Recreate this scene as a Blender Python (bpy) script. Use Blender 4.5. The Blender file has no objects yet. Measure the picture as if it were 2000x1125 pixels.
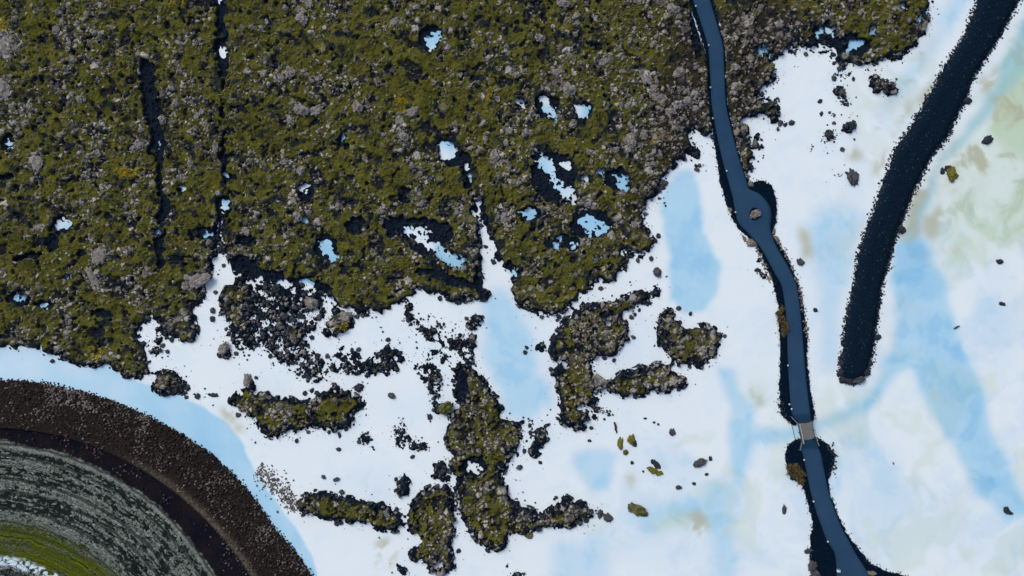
import bpy, bmesh, math, random
import numpy as np
from mathutils import Vector, Matrix

# ------------------------------------------------------------------ camera, world, sun, exposure
SC = bpy.context.scene
COL = SC.collection
S = 0.08                                   # metres per photograph pixel on the ground
CAM_H = 2000 * S * 24 / 36.0
cam = bpy.data.cameras.new("camera"); cam.lens = 24; cam.sensor_width = 36
cam.clip_start = 1; cam.clip_end = 6000
camo = bpy.data.objects.new("camera", cam); COL.objects.link(camo)
camo.location = (0, 0, CAM_H); camo.rotation_euler = (0, 0, 0)
SC.camera = camo

SUN_EL, SUN_AZ = 42, 320                   # azimuth clockwise from north (top of the picture)
w = bpy.data.worlds.new("World"); SC.world = w; w.use_nodes = True
nt = w.node_tree; bg = nt.nodes['Background']
sky = nt.nodes.new('ShaderNodeTexSky'); sky.sky_type = 'NISHITA'; sky.sun_disc = False
sky.sun_elevation = math.radians(SUN_EL); sky.sun_rotation = math.radians(SUN_AZ)
sky.dust_density = 3.0; sky.air_density = 1.0
nt.links.new(sky.outputs[0], bg.inputs[0]); bg.inputs[1].default_value = 0.12
sl = bpy.data.lights.new("sun", 'SUN'); sl.energy = 1.25; sl.angle = math.radians(24); sl.color = (1.0, 0.95, 0.88)
so = bpy.data.objects.new("sun", sl); COL.objects.link(so)
_a, _e = math.radians(SUN_AZ), math.radians(SUN_EL)
so.rotation_euler = Vector((math.sin(_a)*math.cos(_e), math.cos(_a)*math.cos(_e), math.sin(_e))).to_track_quat('Z', 'Y').to_euler()
SC.view_settings.view_transform = 'Standard'; SC.view_settings.look = 'None'
SC.view_settings.exposure = 0.46; SC.view_settings.gamma = 1

# ------------------------------------------------------------------ helpers
def W(px, py, z=0.0):
    return ((px - 1000) * S, (562.5 - py) * S, z)

def tag(o, label=None, cat=None, group=None, kind=None):
    if label: o['label'] = label
    if cat: o['category'] = cat
    if group: o['group'] = group
    if kind: o['kind'] = kind
    return o

rng = np.random.default_rng(7)
M0 = 150                                   # margin round the photograph, in pixels
NX, NY = 2000 + 2*M0 + 1, 1125 + 2*M0 + 1
gx = (np.arange(NX) - M0).astype(np.float32)
gy = (np.arange(NY) - M0).astype(np.float32)
X, Y = np.meshgrid(gx, gy)                 # photograph pixels

def vnoise(X, Y, cell, seed):
    r = np.random.default_rng(seed)
    x = (X / cell).astype(np.float32); y = (Y / cell).astype(np.float32)
    x0 = np.floor(x).astype(np.int32); y0 = np.floor(y).astype(np.int32)
    fx = x - x0; fy = y - y0
    fx = fx*fx*(3-2*fx); fy = fy*fy*(3-2*fy)
    L = r.random((512, 512), dtype=np.float32)
    a = L[y0 & 511, x0 & 511]; b = L[y0 & 511, (x0+1) & 511]
    c = L[(y0+1) & 511, x0 & 511]; d = L[(y0+1) & 511, (x0+1) & 511]
    return (a*(1-fx)+b*fx)*(1-fy) + (c*(1-fx)+d*fx)*fy

def fbm(X, Y, cell, seed, octs=3):
    t = 0; amp = 1.0; s = 0
    for i in range(octs):
        # rotate each octave so the lattice never shows
        c_, s_ = math.cos(0.6+i*1.1), math.sin(0.6+i*1.1)
        t = t + amp * vnoise(X*c_ - Y*s_ + 91*i, X*s_ + Y*c_ + 37*i, cell / 2**i, seed + i)
        s += amp; amp *= 0.55
    return t / s

def worley(X, Y, cell, seed):
    r = np.random.default_rng(seed)
    J = r.random((256, 256, 4), dtype=np.float32)
    x = X / cell; y = Y / cell
    xi = np.floor(x).astype(np.int32); yi = np.floor(y).astype(np.int32)
    f1 = np.full(x.shape, 9, np.float32); f2 = f1.copy()
    dx1 = np.zeros_like(f1); dy1 = np.zeros_like(f1); i1 = np.zeros_like(f1); i2 = np.zeros_like(f1)
    for oy in (-1, 0, 1):
        for ox in (-1, 0, 1):
            cx = (xi+ox) & 255; cy = (yi+oy) & 255
            j = J[cy, cx]
            dx = x - (xi + ox + j[..., 0]); dy = y - (yi + oy + j[..., 1])
            d = np.sqrt(dx*dx + dy*dy)
            n = d < f1
            f2 = np.where(n, f1, np.minimum(f2, d))
            f1 = np.where(n, d, f1)
            dx1 = np.where(n, dx, dx1); dy1 = np.where(n, dy, dy1)
            i1 = np.where(n, j[..., 2], i1); i2 = np.where(n, j[..., 3], i2)
    return f1, f2, dx1, dy1, i1, i2

def sstep(a, b, v):
    t = np.clip((v - a) / (b - a), 0, 1)
    return t*t*(3-2*t)

def blur(a, r, n=2):
    r = int(r)
    for _ in range(n):
        for ax in (0, 1):
            p = np.pad(a, [(r+1, r) if k == ax else (0, 0) for k in (0, 1)], mode='edge')
            c = np.cumsum(p, axis=ax, dtype=np.float64)
            k = 2*r+1
            a = ((c[k:] - c[:-k]) if ax == 0 else (c[:, k:] - c[:, :-k])) / k
            a = a.astype(np.float32)
    return a

def raster(polys):
    m = np.zeros((NY, NX), np.float32)
    for P in polys:
        P = np.array(P, np.float64)
        x0 = max(int(P[:, 0].min()) - 1 + M0, 0); x1 = min(int(P[:, 0].max()) + 2 + M0, NX)
        y0 = max(int(P[:, 1].min()) - 1 + M0, 0); y1 = min(int(P[:, 1].max()) + 2 + M0, NY)
        if x1 <= x0 or y1 <= y0: continue
        xx = X[y0:y1, x0:x1]; yy = Y[y0:y1, x0:x1]
        ins = np.zeros(xx.shape, bool)
        for i in range(len(P)):
            ax, ay = P[i]; bx, by = P[(i+1) % len(P)]
            if ay == by: continue
            c = ((ay > yy) != (by > yy)) & (xx < (bx-ax)*(yy-ay)/(by-ay) + ax)
            ins ^= c
        m[y0:y1, x0:x1] = np.maximum(m[y0:y1, x0:x1], ins)
    return m

def ell(cx, cy, rx, ry=None, a=0, n=14):
    ry = ry or rx; a = math.radians(a)
    return [(cx + rx*math.cos(t)*math.cos(a) - ry*math.sin(t)*math.sin(a),
             cy + rx*math.cos(t)*math.sin(a) + ry*math.sin(t)*math.cos(a)) for t in [2*math.pi*i/n for i in range(n)]]

def warp(m, wx, wy):
    xi = np.clip(np.rint(X + wx + M0), 0, NX-1).astype(np.int32)
    yi = np.clip(np.rint(Y + wy + M0), 0, NY-1).astype(np.int32)
    return m[yi, xi]

def raw_mesh(name, V, F):
    """V (n,3) float, F (m,k) int, all faces with k corners"""
    me = bpy.data.meshes.new(name)
    k = F.shape[1]
    me.vertices.add(len(V)); me.vertices.foreach_set('co', np.ascontiguousarray(V, dtype=np.float32).ravel())
    me.loops.add(F.size); me.loops.foreach_set('vertex_index', np.ascontiguousarray(F, dtype=np.int32).ravel())
    me.polygons.add(len(F))
    me.polygons.foreach_set('loop_start', np.arange(0, F.size, k, dtype=np.int32))
    me.update(calc_edges=True)
    return me

def grid_object(name, keep, H, attrs, mat, org=None, step=1, smooth=True):
    """a height field on the pixel grid: cells in keep become quads"""
    ys = np.arange(0, NY, step); xs = np.arange(0, NX, step)
    K = keep[np.ix_(ys, xs)]
    cell = K[:-1, :-1] & K[1:, :-1] & K[:-1, 1:] & K[1:, 1:]
    idx = np.zeros(K.shape, bool)
    idx[:-1, :-1] |= cell; idx[1:, :-1] |= cell; idx[:-1, 1:] |= cell; idx[1:, 1:] |= cell
    if not cell.any(): return None
    num = np.full(K.shape, -1, np.int32); num[idx] = np.arange(idx.sum())
    a = num[:-1, :-1][cell]; b = num[1:, :-1][cell]; c = num[1:, 1:][cell]; d = num[:-1, 1:][cell]
    F = np.stack([a, b, c, d], 1)
    px = X[np.ix_(ys, xs)][idx]; py = Y[np.ix_(ys, xs)][idx]; z = H[np.ix_(ys, xs)][idx]
    V = np.stack([(px-1000)*S, (562.5-py)*S, z], 1)
    if org is None: org = (0, 0, 0)
    V = V - np.array(org, np.float32)
    me = raw_mesh(name, V, F)
    if smooth: me.polygons.foreach_set('use_smooth', np.ones(len(F), bool))
    for an, chans in attrs.items():
        at = me.attributes.new(an, 'FLOAT_COLOR', 'POINT')
        buf = np.ones((len(V), 4), np.float32)
        for i, ch in enumerate(chans): buf[:, i] = ch[np.ix_(ys, xs)][idx]
        at.data.foreach_set('color', buf.ravel())
    me.materials.append(mat)
    o = bpy.data.objects.new(name, me); COL.objects.link(o); o.location = org
    return o

# ------------------------------------------------------------------ material helper
class NM:
    def __init__(s, name, rough=0.9, spec=0.3):
        s.m = bpy.data.materials.new(name); s.m.use_nodes = True
        s.t = s.m.node_tree; s.b = s.t.nodes['Principled BSDF']
        s.b.inputs['Roughness'].default_value = rough
        s.b.inputs['Specular IOR Level'].default_value = spec
        s.geo = s.t.nodes.new('ShaderNodeNewGeometry').outputs['Position']
    def n(s, t): return s.t.nodes.new(t)
    def L(s, a, b): s.t.links.new(a, b)
    def noise(s, scale, detail=4, rough=0.6, off=0.0, obj=False):
        n = s.n('ShaderNodeTexNoise'); n.inputs['Scale'].default_value = scale
        n.inputs['Detail'].default_value = detail; n.inputs['Roughness'].default_value = rough
        src = s.n('ShaderNodeTexCoord').outputs['Object'] if obj else s.geo
        v = s.n('ShaderNodeVectorMath'); v.operation = 'ADD'; s.L(src, v.inputs[0]); v.inputs[1].default_value = (off, off*2, off*3)
        s.L(v.outputs[0], n.inputs['Vector'])
        return n.outputs['Fac']
    def attr(s, name):
        a = s.n('ShaderNodeAttribute'); a.attribute_name = name
        c = s.n('ShaderNodeSeparateColor'); s.L(a.outputs['Color'], c.inputs[0])
        return c.outputs[0], c.outputs[1], c.outputs[2]
    def ramp(s, v, stops):
        r = s.n('ShaderNodeValToRGB'); e = r.color_ramp.elements
        while len(e) < len(stops): e.new(0.5)
        for el, (p, c) in zip(e, stops):
            el.position = p; el.color = (*c, 1) if len(c) == 3 else c
        s.L(v, r.inputs[0]); return r.outputs[0]
    def rng(s, v, a, b, c=0.0, d=1.0):
        r = s.n('ShaderNodeMapRange'); s.L(v, r.inputs[0])
        for i, q in enumerate((a, b, c, d)): r.inputs[i+1].default_value = q
        return r.outputs[0]
    def mix(s, f, a, b, mode='MIX'):
        m = s.n('ShaderNodeMix'); m.data_type = 'RGBA'; m.blend_type = mode
        for sock, v in ((m.inputs[0], f), (m.inputs[6], a), (m.inputs[7], b)):
            if isinstance(v, (int, float)): sock.default_value = v
            elif isinstance(v, tuple): sock.default_value = (*v, 1)
            else: s.L(v, sock)
        return m.outputs[2]
    def math(s, op, a, b):
        m = s.n('ShaderNodeMath'); m.operation = op
        for sock, v in ((m.inputs[0], a), (m.inputs[1], b)):
            if isinstance(v, (int, float)): sock.default_value = v
            else: s.L(v, sock)
        return m.outputs[0]
    def out(s, col): 
        if isinstance(col, tuple): s.b.inputs['Base Color'].default_value = (*col, 1)
        else: s.L(col, s.b.inputs['Base Color'])
        return s.m
    def bump(s, h, dist=0.1, strength=0.6):
        b = s.n('ShaderNodeBump'); b.inputs['Distance'].default_value = dist; b.inputs['Strength'].default_value = strength
        s.L(h, b.inputs['Height']); s.L(b.outputs[0], s.b.inputs['Normal'])

NAVY = (0.0030, 0.0090, 0.0190)
STONE = [(0.0, (0.032, 0.030, 0.025)), (0.40, (0.090, 0.083, 0.070)), (0.70, (0.185, 0.172, 0.150)), (1.0, (0.38, 0.355, 0.325))]

def mat_lava():
    s = NM('mossy_lava', 0.95, 0.04)
    moss, stone, tone = s.attr('layerA'); wet_shade, warm, yellow = s.attr('layerB')
    n1 = s.noise(0.35, 5); n2 = s.noise(2.2, 4, 0.65, 5); n3 = s.noise(6.0, 3, 0.7, 9)
    v = s.math('ADD', s.math('MULTIPLY', n1, 0.5), s.math('MULTIPLY', n2, 0.5))
    m = s.ramp(v, [(0.28, (0.014, 0.015, 0.004)), (0.41, (0.043, 0.044, 0.006)), (0.53, (0.077, 0.075, 0.010)), (0.68, (0.125, 0.118, 0.022))])
    m = s.mix(s.rng(n3, 0.45, 0.75, 0, 0.5), m, (0.12, 0.122, 0.050))
    m = s.mix(s.math('MULTIPLY', warm, 0.85), m, s.ramp(n2, [(0.35, (0.008, 0.007, 0.006)), (0.6, (0.036, 0.025, 0.016))]))
    m = s.mix(yellow, m, s.ramp(n2, [(0.38, (0.07, 0.075, 0.006)), (0.55, (0.26, 0.20, 0.010))]))
    bare = s.ramp(n2, [(0.35, (0.006, 0.007, 0.009)), (0.7, (0.028, 0.028, 0.029))])
    c = s.mix(moss, bare, m)
    t = s.math('ADD', tone, s.math('MULTIPLY', s.math('SUBTRACT', n3, 0.5), 1.1))
    st = s.ramp(t, STONE)
    st = s.mix(s.math('MULTIPLY', warm, 0.30), st, (0.085, 0.070, 0.060))
    c = s.mix(stone, c, st)
    c = s.mix(wet_shade, c, s.mix(s.rng(n2, 0.4, 0.7), NAVY, (0.014, 0.018, 0.026)))
    s.bump(n3, 0.15, 0.7)
    return s.out(c)

def mat_rock(name, wetness=0.0, moss=0.0, brown=0.0, yellow=0.0):
    s = NM(name, 0.9, 0.2)
    n1 = s.noise(1.6, 5, 0.65); n2 = s.noise(7.0, 4, 0.7, 3)
    c = s.ramp(s.math('ADD', s.math('MULTIPLY', n1, 0.5), s.math('MULTIPLY', n2, 0.5)),
               [(0.34, (0.022, 0.021, 0.019)), (0.44, (0.11, 0.102, 0.092)), (0.55, (0.22, 0.203, 0.183)), (0.68, (0.34, 0.32, 0.29))])
    if brown: c = s.mix(brown, c, (0.16, 0.115, 0.075))
    if moss:
        nz = s.n('ShaderNodeSeparateXYZ'); s.L(s.n('ShaderNodeNewGeometry').outputs['Normal'], nz.inputs[0])
        f = s.math('MULTIPLY', s.rng(nz.outputs[2], 0.35, 0.75), s.rng(n1, 0.56-0.26*moss, 0.62-0.26*moss))
        hi = (0.24, 0.21, 0.012) if yellow else (0.105, 0.11, 0.012)
        c = s.mix(f, c, s.ramp(n2, [(0.35, (0.025, 0.028, 0.004)), (0.62, hi)]))
    if wetness: c = s.mix(wetness, c, (0.008, 0.016, 0.030))
    s.bump(n2, 0.12, 0.7)
    return s.out(c)

# ------------------------------------------------------------------ outlines read off the photograph (pixels)
MAIN = [(-160,-160),(1830,-160),(1815,0),(1817,30),(1805,55),(1795,75),(1780,92),(1750,105),(1720,120),(1675,127),(1637,125),(1632,100),(1618,84),
        (1600,88),(1575,97),(1560,84),(1535,90),(1530,107),(1500,110),(1512,130),(1508,160),(1488,172),(1478,186),(1500,196),(1520,205),(1518,235),
        (1505,238),(1480,222),(1444,226),(1452,250),(1462,275),(1470,300),(1467,330),(1465,352),(1462,370),(1440,340),(1420,290),(1400,285),(1392,262),(1372,254),(1352,246),
        (1348,288),(1320,318),(1300,335),(1295,355),(1275,380),(1255,410),(1256,432),(1270,465),(1270,495),(1240,495),(1210,490),(1226,515),(1200,540),
        (1155,562),(1120,587),(1108,603),(1075,611),(1040,612),(1020,597),(1003,580),(1000,545),(987,525),(970,500),(960,460),(945,425),(935,395),(929,384),
        (925,390),(927,425),(935,460),(938,500),(943,555),(950,577),(925,584),(885,585),(850,573),(815,566),(792,574),(780,592),(740,612),(715,612),(690,602),
        (668,592),(648,590),(628,570),(600,556),(560,560),(520,545),(480,536),(450,520),(440,490),(436,440),(433,405),(428,405),(424,440),(422,500),(408,540),(398,562),
        (395,592),(375,607),(382,647),(370,669),(350,652),(325,647),(303,620),(282,620),(268,645),(280,672),(292,695),(282,735),(262,741),
        (250,737),(215,717),(165,712),(130,700),(75,680),(0,679),(-160,672)]
LUMPS = [[(440,560),(470,545),(500,560),(505,590),(480,612),(500,640),(490,655),(455,640),(445,610),(432,590)],
         [(540,592),(552,570),(567,568),(570,592),(556,622),(543,615)],
         [(555,657),(568,630),(582,627),(594,642),(587,667),(565,677)],
         [(300,735),(320,722),(350,728),(362,745),(350,765),(320,768),(300,757)],
         [(910,622),(935,615),(940,637),(918,644)],
         [(630,632),(647,606),(662,603),(675,607),(688,620),(690,638),(676,650),(662,648),(650,652),(635,652)],
         ell(871,796,15), ell(440,682,11,12)]
OUT = {
 'west': [(452,765),(475,770),(478,738),(492,728),(494,765),(550,782),(600,782),(620,772),(665,757),(690,767),(702,782),(710,797),(686,812),(690,827),(650,839),(620,832),(575,837),(555,849),(525,857),(505,842),(500,820),(475,805),(456,785)],
 'centre': [(875,717),(900,708),(925,712),(930,737),(950,752),(960,772),(980,777),(982,817),(1000,824),(1020,827),(1020,857),(1010,887),(992,905),(980,915),(990,942),(1000,972),(1020,987),(1050,1002),(1080,992),(1090,977),(1105,972),(1125,982),(1150,982),(1160,1002),(1145,1017),(1110,1027),(1080,1032),(1050,1032),(1025,1037),(1000,1045),(990,1062),(960,1072),(935,1062),(925,1042),(905,1032),(895,1007),(900,972),(895,957),(890,937),(880,912),(885,887),(875,872),(870,842),(885,812),(897,787),(884,772),(888,747)],
 'south': [(795,997),(820,962),(850,950),(875,955),(887,977),(886,1012),(888,1042),(880,1062),(886,1092),(892,1105),(872,1122),(852,1120),(835,1107),(820,1092),(798,1089),(820,1057),(800,1042)],
 'arm': [(577,982),(610,962),(650,962),(685,972),(720,977),(755,987),(772,1002),(792,1012),(780,1032),(745,1032),(715,1022),(675,1017),(645,1014),(620,1007),(595,1007)],
 'east': [(1075,672),(1100,637),(1140,597),(1175,587),(1210,580),(1245,564),(1264,567),(1266,592),(1250,597),(1230,607),(1215,617),(1225,637),(1225,662),(1210,682),(1195,697),(1170,699),(1148,710),(1160,735),(1185,742),(1205,732),(1230,725),(1260,720),(1280,707),(1310,712),(1325,735),(1343,745),(1335,757),(1300,760),(1265,767),(1230,778),(1200,767),(1180,762),(1155,760),(1165,787),(1150,795),(1130,792),(1150,822),(1145,838),(1100,835),(1087,807),(1100,792),(1090,762),(1075,732),(1085,707),(1070,690)],
 'round': [(1285,632),(1295,609),(1315,609),(1335,637),(1355,639),(1370,627),(1385,637),(1400,647),(1407,667),(1400,692),(1370,717),(1345,717),(1320,707),(1305,692),(1287,665)],
 'clump': [(772,940),(785,925),(796,942),(795,967),(780,970)],
 'twin': [(1045,837),(1063,831),(1068,855),(1051,862),(1053,897),(1036,892),(1036,865)],
 'shoal': [(1697,150),(1715,148),(1725,158),(1745,166),(1750,178),(1735,182),(1712,180),(1700,168)],
}
OUTLABEL = {
 'west': "long mossy lava outcrop left of centre with a narrow upright rock at its left end",
 'centre': "largest mossy lava outcrop at the bottom centre with an arm reaching to the right",
 'south': "mossy lava outcrop running off the bottom edge just left of the largest outcrop",
 'arm': "low dark lava ridge between the grey rubble bank and the bottom left outcrop",
 'east': "hook shaped mossy lava outcrop with a notch and a long lower arm, right of centre",
 'round': "compact heart shaped lava outcrop between the hooked outcrop and the path",
 'clump': "small black upright lava clump alone in the white shallows above the low dark ridge",
 'twin': "slim black lava clumps in a vertical line at the right of the largest outcrop",
 'shoal': "flat elongated dark shoal of lava stones near the top right lava edge",
}
RUBBLE = [[(490,540),(560,545),(660,560),(690,600),(640,600),(600,590),(560,600),(530,600),(500,580)],
          [(500,545),(560,560),(620,560),(650,590),(640,630),(620,640),(600,660),(630,700),(640,727),(625,742),(585,735),(555,715),(530,690),(500,660),(510,640),(500,600)],
          [(640,692),(670,672),(700,692),(720,697),(750,672),(780,677),(795,697),(795,722),(765,737),(740,737),(710,734),(675,732),(640,727)],
          [(800,707),(830,704),(862,722),(864,752),(856,792),(868,830),(850,830),(842,790),(830,757),(805,727)],
          [(780,590),(800,585),(815,625),(850,637),(860,662),(900,652),(930,650),(928,712),(905,716),(895,690),(850,674),(820,657),(800,632),(785,612)],
          [(425,572),(455,560),(500,590),(515,650),(500,690),(470,688),(440,660),(432,620)],
          ell(713,857,16,15), ell(781,842,15,18), ell(805,868,42,15,15), ell(757,860,4), [(843,905),(870,900),(885,930),(872,952),(845,938)],
          ell(1036,825,6,16,-20), ell(1028,902,7), ell(1007,932,8), ell(1060,680,16,12,20), ell(345,755,28,20,10), ell(395,768,32,7,5),
          ell(1182,1008,14,8,25), ell(1172,800,32,7,22), ell(1160,818,12,7), ell(1070,830,12,8,0),
          ell(1642,182,16,15), ell(1652,200,14,5,20), ell(1620,266,19,14,-20), ell(1660,247,18,14,-10), ell(1585,290,5,10), ell(1640,340,14,4,-10),
          ell(1545,239,9,7), ell(1625,222,8,4), ell(1645,145,20,6), ell(1512,150,12,18), ell(1515,240,14,20), ell(1283,572,14,16), ell(1215,690,0.1),
          ell(1520,200,12,8), ell(1258,590,22,10,20), ell(1285,640,8,10), ell(1490,525,14,24,-25), ell(1528,795,7,10), ell(1005,1123,22,7),
          ell(785,1112,24,9,30), ell(702,790,16,20), ell(1250,500,30,12), ell(1215,520,14), ell(1130,600,28,8,-30), ell(1060,618,26,7),
          ell(330,650,34,16,20), ell(305,680,16,22), ell(1355,300,14,20), ell(1280,392,14,12), ell(1262,440,7,20), ell(1480,280,14,24), ell(1720,122,50,7,-15),
          ell(1580,100,60,8), ell(1810,20,9,24), ell(1820,60,5), ell(860,700,30,14,30), ell(620,745,25,7)]
POCKET = [[(827,70),(845,66),(860,62),(858,72),(850,80),(848,102),(835,94)],
          [(858,285),(875,276),(893,290),(886,303),(872,314),(860,300)], ell(914,325,5,8), ell(921,352,5,9,-25), [(832,346),(852,343),(850,354),(836,355)],
          ell(881,401,6,4), ell(590,432,8,6), [(620,476),(640,468),(650,488),(664,503),(652,514),(630,495)],
          [(788,450),(820,440),(847,450),(832,465),(862,485),(882,495),(902,500),(917,515),(900,522),(870,512),(845,492),(820,472),(798,466)],
          [(1052,190),(1068,183),(1075,205),(1091,225),(1087,233),(1063,215)], [(1124,205),(1142,202),(1151,215),(1146,234),(1127,231)], ell(1018,202,8,7),
          [(1038,296),(1055,298),(1080,318),(1084,345),(1102,363),(1127,366),(1124,397),(1105,391),(1090,367),(1068,342),(1053,322)], ell(1105,325,10,7),
          ell(1143,348,7,8), ell(1175,341,10,6,30), [(1188,343),(1220,343),(1229,377),(1211,364)], [(1013,416),(1040,408),(1052,422),(1030,429)],
          [(1128,430),(1150,420),(1165,436),(1194,439),(1180,462),(1150,462)], ell(1090,462,6,4), ell(1120,477,8,4), ell(1085,480,5,8), ell(1030,500,3,5),
          [(107,440),(118,429),(136,427),(133,446),(118,451)], ell(431,2,6,9), ell(436,103,6,14), ell(441,399,7,9), ell(443,342,5,5), ell(20,281,4,7), ell(135,539,6,4),
          ell(355,366,6,4), ell(311,452,5), ell(314,283,5,6), ell(404,458,7,5), ell(40,583,12,7), ell(89,597,8,6), ell(1622,60,12,8), [(1648,106),(1662,82),(1692,79),(1677,96)],
          ell(1762,13,10,6), ell(1598,68,6,8), ell(1705,62,9,8), ell(1535,66,7,5), ell(1793,36,5,8), ell(1424,115,3,12), ell(1490,100,8,12),
          ell(671,267,4,9), ell(540,392,5,3), ell(595,368,7,6), ell(1002,535,4,12,20), ell(855,1103,7,10,30), ell(892,1000,3,34,4), ell(925,912,12,10),
          ell(510,549,10,8), ell(556,556,14,7), ell(600,553,16,8), ell(1190,625,10,4,-20), ell(1100,708,8,8),
          [(628,568),(640,580),(660,590),(652,600),(645,624),(636,626),(632,600)]]
DARK = [[(281,118),(303,126),(306,165),(319,190),(313,230),(329,280),(315,312),(293,300),(296,250),(283,215),(280,165)], [(305,305),(318,305),(326,385),(316,385)], [(314,405),(330,405),(322,520),(308,520)],
        [(319,380),(333,380),(331,412),(320,402)], ell(320,427,10,8), ell(355,366,12,9), [(420,-160),(446,-160),(448,0),(441,40),(447,75),(445,140),(438,158),(428,140),(421,100),(427,50),(420,0)],
        [(434,165),(439,160),(441,230),(437,240)], [(437,262),(442,258),(449,350),(436,362)], ell(439,402,16,20), [(366,443),(420,448),(424,470),(370,462)], ell(482,472,22,10), ell(20,281,11,20),
        ell(120,441,20,18), ell(106,474,13,16), ell(58,502,32,5,-12), [(750,428),(800,420),(880,438),(885,465),(830,500),(790,470),(752,452)], [(860,270),(900,292),(915,300),(928,368),(915,370),(903,320),(880,325),(860,312)],
        [(926,380),(942,395),(955,440),(990,540),(970,520),(935,470),(923,430)], ell(670,275,7,14), ell(678,288,6), ell(636,485,24,26), ell(600,378,15,18), ell(565,440,0.1), ell(840,75,20,24),  # first outline paints the shadow along the right bank of the narrow inlet
        ell(1068,208,24,24), ell(1080,345,46,48), ell(1140,218,18), ell(1155,440,44,28), ell(1100,475,36,14), ell(1205,352,26,22), ell(1035,418,26,14),
        ell(40,585,28,10), ell(10,348,22,8), ell(155,498,18,6,-15), ell(312,480,7,24), ell(500,540,60,14), ell(570,560,80,16), ell(440,310,7,14), ell(475,520,30,20),
        ell(1660,90,38,22), ell(1610,65,25,22), ell(700,440,24,16), ell(760,350,0.1), ell(790,380,14,20), ell(1185,612,16,8,-25), ell(1000,530,10,24,-15), ell(310,20,0.1),
        ell(910,860,0.1), ell(925,910,26,20), ell(870,545,60,12,15), ell(940,540,12,40), ell(900,752,16,36), ell(1360,60,12,60), ell(90,597,16,9), ell(205,610,26,5,0)]
WARM = [ell(1335,230,60,130,-5), ell(1300,275,60,45), ell(1450,200,45,100), ell(1265,400,30,60), ell(1480,60,80,70), ell(1350,90,40,100)]
YELL = [ell(352,4,16,10), ell(957,180,9,14), ell(785,199,12,8), ell(258,336,30,10), ell(672,637,11,9), ell(190,690,12,16), ell(8,50,10,14), ell(1288,270,20,14), ell(15,160,0.1), ell(795,228,9)]

# path edges (left, right) by y
PATH = [(-160,1300,1334),(-80,1328,1361),(0,1352.5,1385.5),(50,1370,1400.5),(100,1383.5,1412.5),(150,1386.5,1414.5),(200,1389,1417),(250,1397,1427.5),(300,1407.5,1440),(330,1415,1449),(350,1421,1456),(369,1426,1462),
        (378,1428.5,1480),(387,1431,1490.5),(398,1433,1499),(410,1435,1504.5),(423,1437.5,1506),(432,1440,1505.5),(443,1447.5,1504),(452,1456.5,1504.5),(461,1465,1507),(470,1473,1510.5),(480,1482,1514.5),(500,1494.5,1526),(530,1510.5,1543),(562,1527,1556),
        (612,1534,1562.5),(662,1537,1567),(712,1538.5,1571),(762,1541.5,1576),(806,1545.5,1581.5),(826,1559.5,1583.5)]
PATH2 = [(858,1565.5,1590.5),(877,1563.5,1599),(887,1567,1602.5),(912,1572.5,1607.5),(962,1583,1618),(1000,1594,1631),(1031,1605,1643.5),(1057,1615,1657.5),(1082,1630,1671),(1102,1632.5,1684),(1125,1633.5,1699),(1180,1640,1735),(1290,1650,1805)]
VERGE = [[(1352,-160),(1330,-160),(1344,0),(1362,50),(1377,100),(1381,150),(1383,200),(1390,250),(1398,300),(1405,350),(1418,400),(1432,432),(1446,450),(1462,464),(1478,486),(1490,505),(1500,530),(1512,560),(1520,600),(1522,650),(1523,700),(1522,790),(1526,808),(1536,822),(1552,831),
           (1562,826),(1583,823),(1591,820),(1590,805),(1583,762),(1577,712),(1577,662),(1571,612),(1562,562),(1548,525),(1535,497),(1522,476),(1513,462),(1509,452),(1516,434),(1518,417),(1516,390),(1512,374),(1504,361),(1492,353),(1480,352),(1472,356),(1466,362),
           (1458,345),(1445,300),(1432,250),(1421,200),(1418,150),(1417,100),(1406,50),(1391,0),(1345,-160)],
         [(1566,857),(1553,859),(1543,865),(1536,876),(1533,888),(1535,900),(1545,935),(1566,947),(1578,985),(1587,1022),(1581,1062),(1583,1125),(1583,1290),(1790,1290),(1775,1128),(1760,1121),(1735,1116),(1702,1102),(1675,1070),(1651,1037),(1633,997),(1621,962),(1617,935),(1627,912),(1631,889),(1617,867),(1598,855),(1590,853)]]
CAUSE = [(2010,-160),(1910,0),(1895,35),(1880,75),(1860,105),(1840,135),(1820,175),(1800,210),(1780,245),(1755,280),(1740,310),(1727,350),(1715,385),(1700,425),(1687,460),(1675,500),(1667,562),(1655,602),(1650,637),(1645,677),(1640,712),(1640,732),(1650,747),(1670,751),(1687,740),(1699,717),(1707,677),(1712,637),(1719,587),(1722,562),(1735,520),(1745,480),(1755,450),(1767,420),(1780,385),(1800,345),(1820,305),(1850,270),(1870,225),(1887,195),(1895,165),(1915,130),(1935,100),(1965,50),(1990,0),(2090,-160)]
NORTHSHORE = [(-160,672),(0,679),(75,680),(130,700),(165,712),(215,717),(250,737),(300,757),(350,770),(400,797),(440,822),(470,857),(485,892),(500,922),(530,962),(550,997),(575,1027),(595,1062),(612,1092),(622,1125),(650,1290)]

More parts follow.
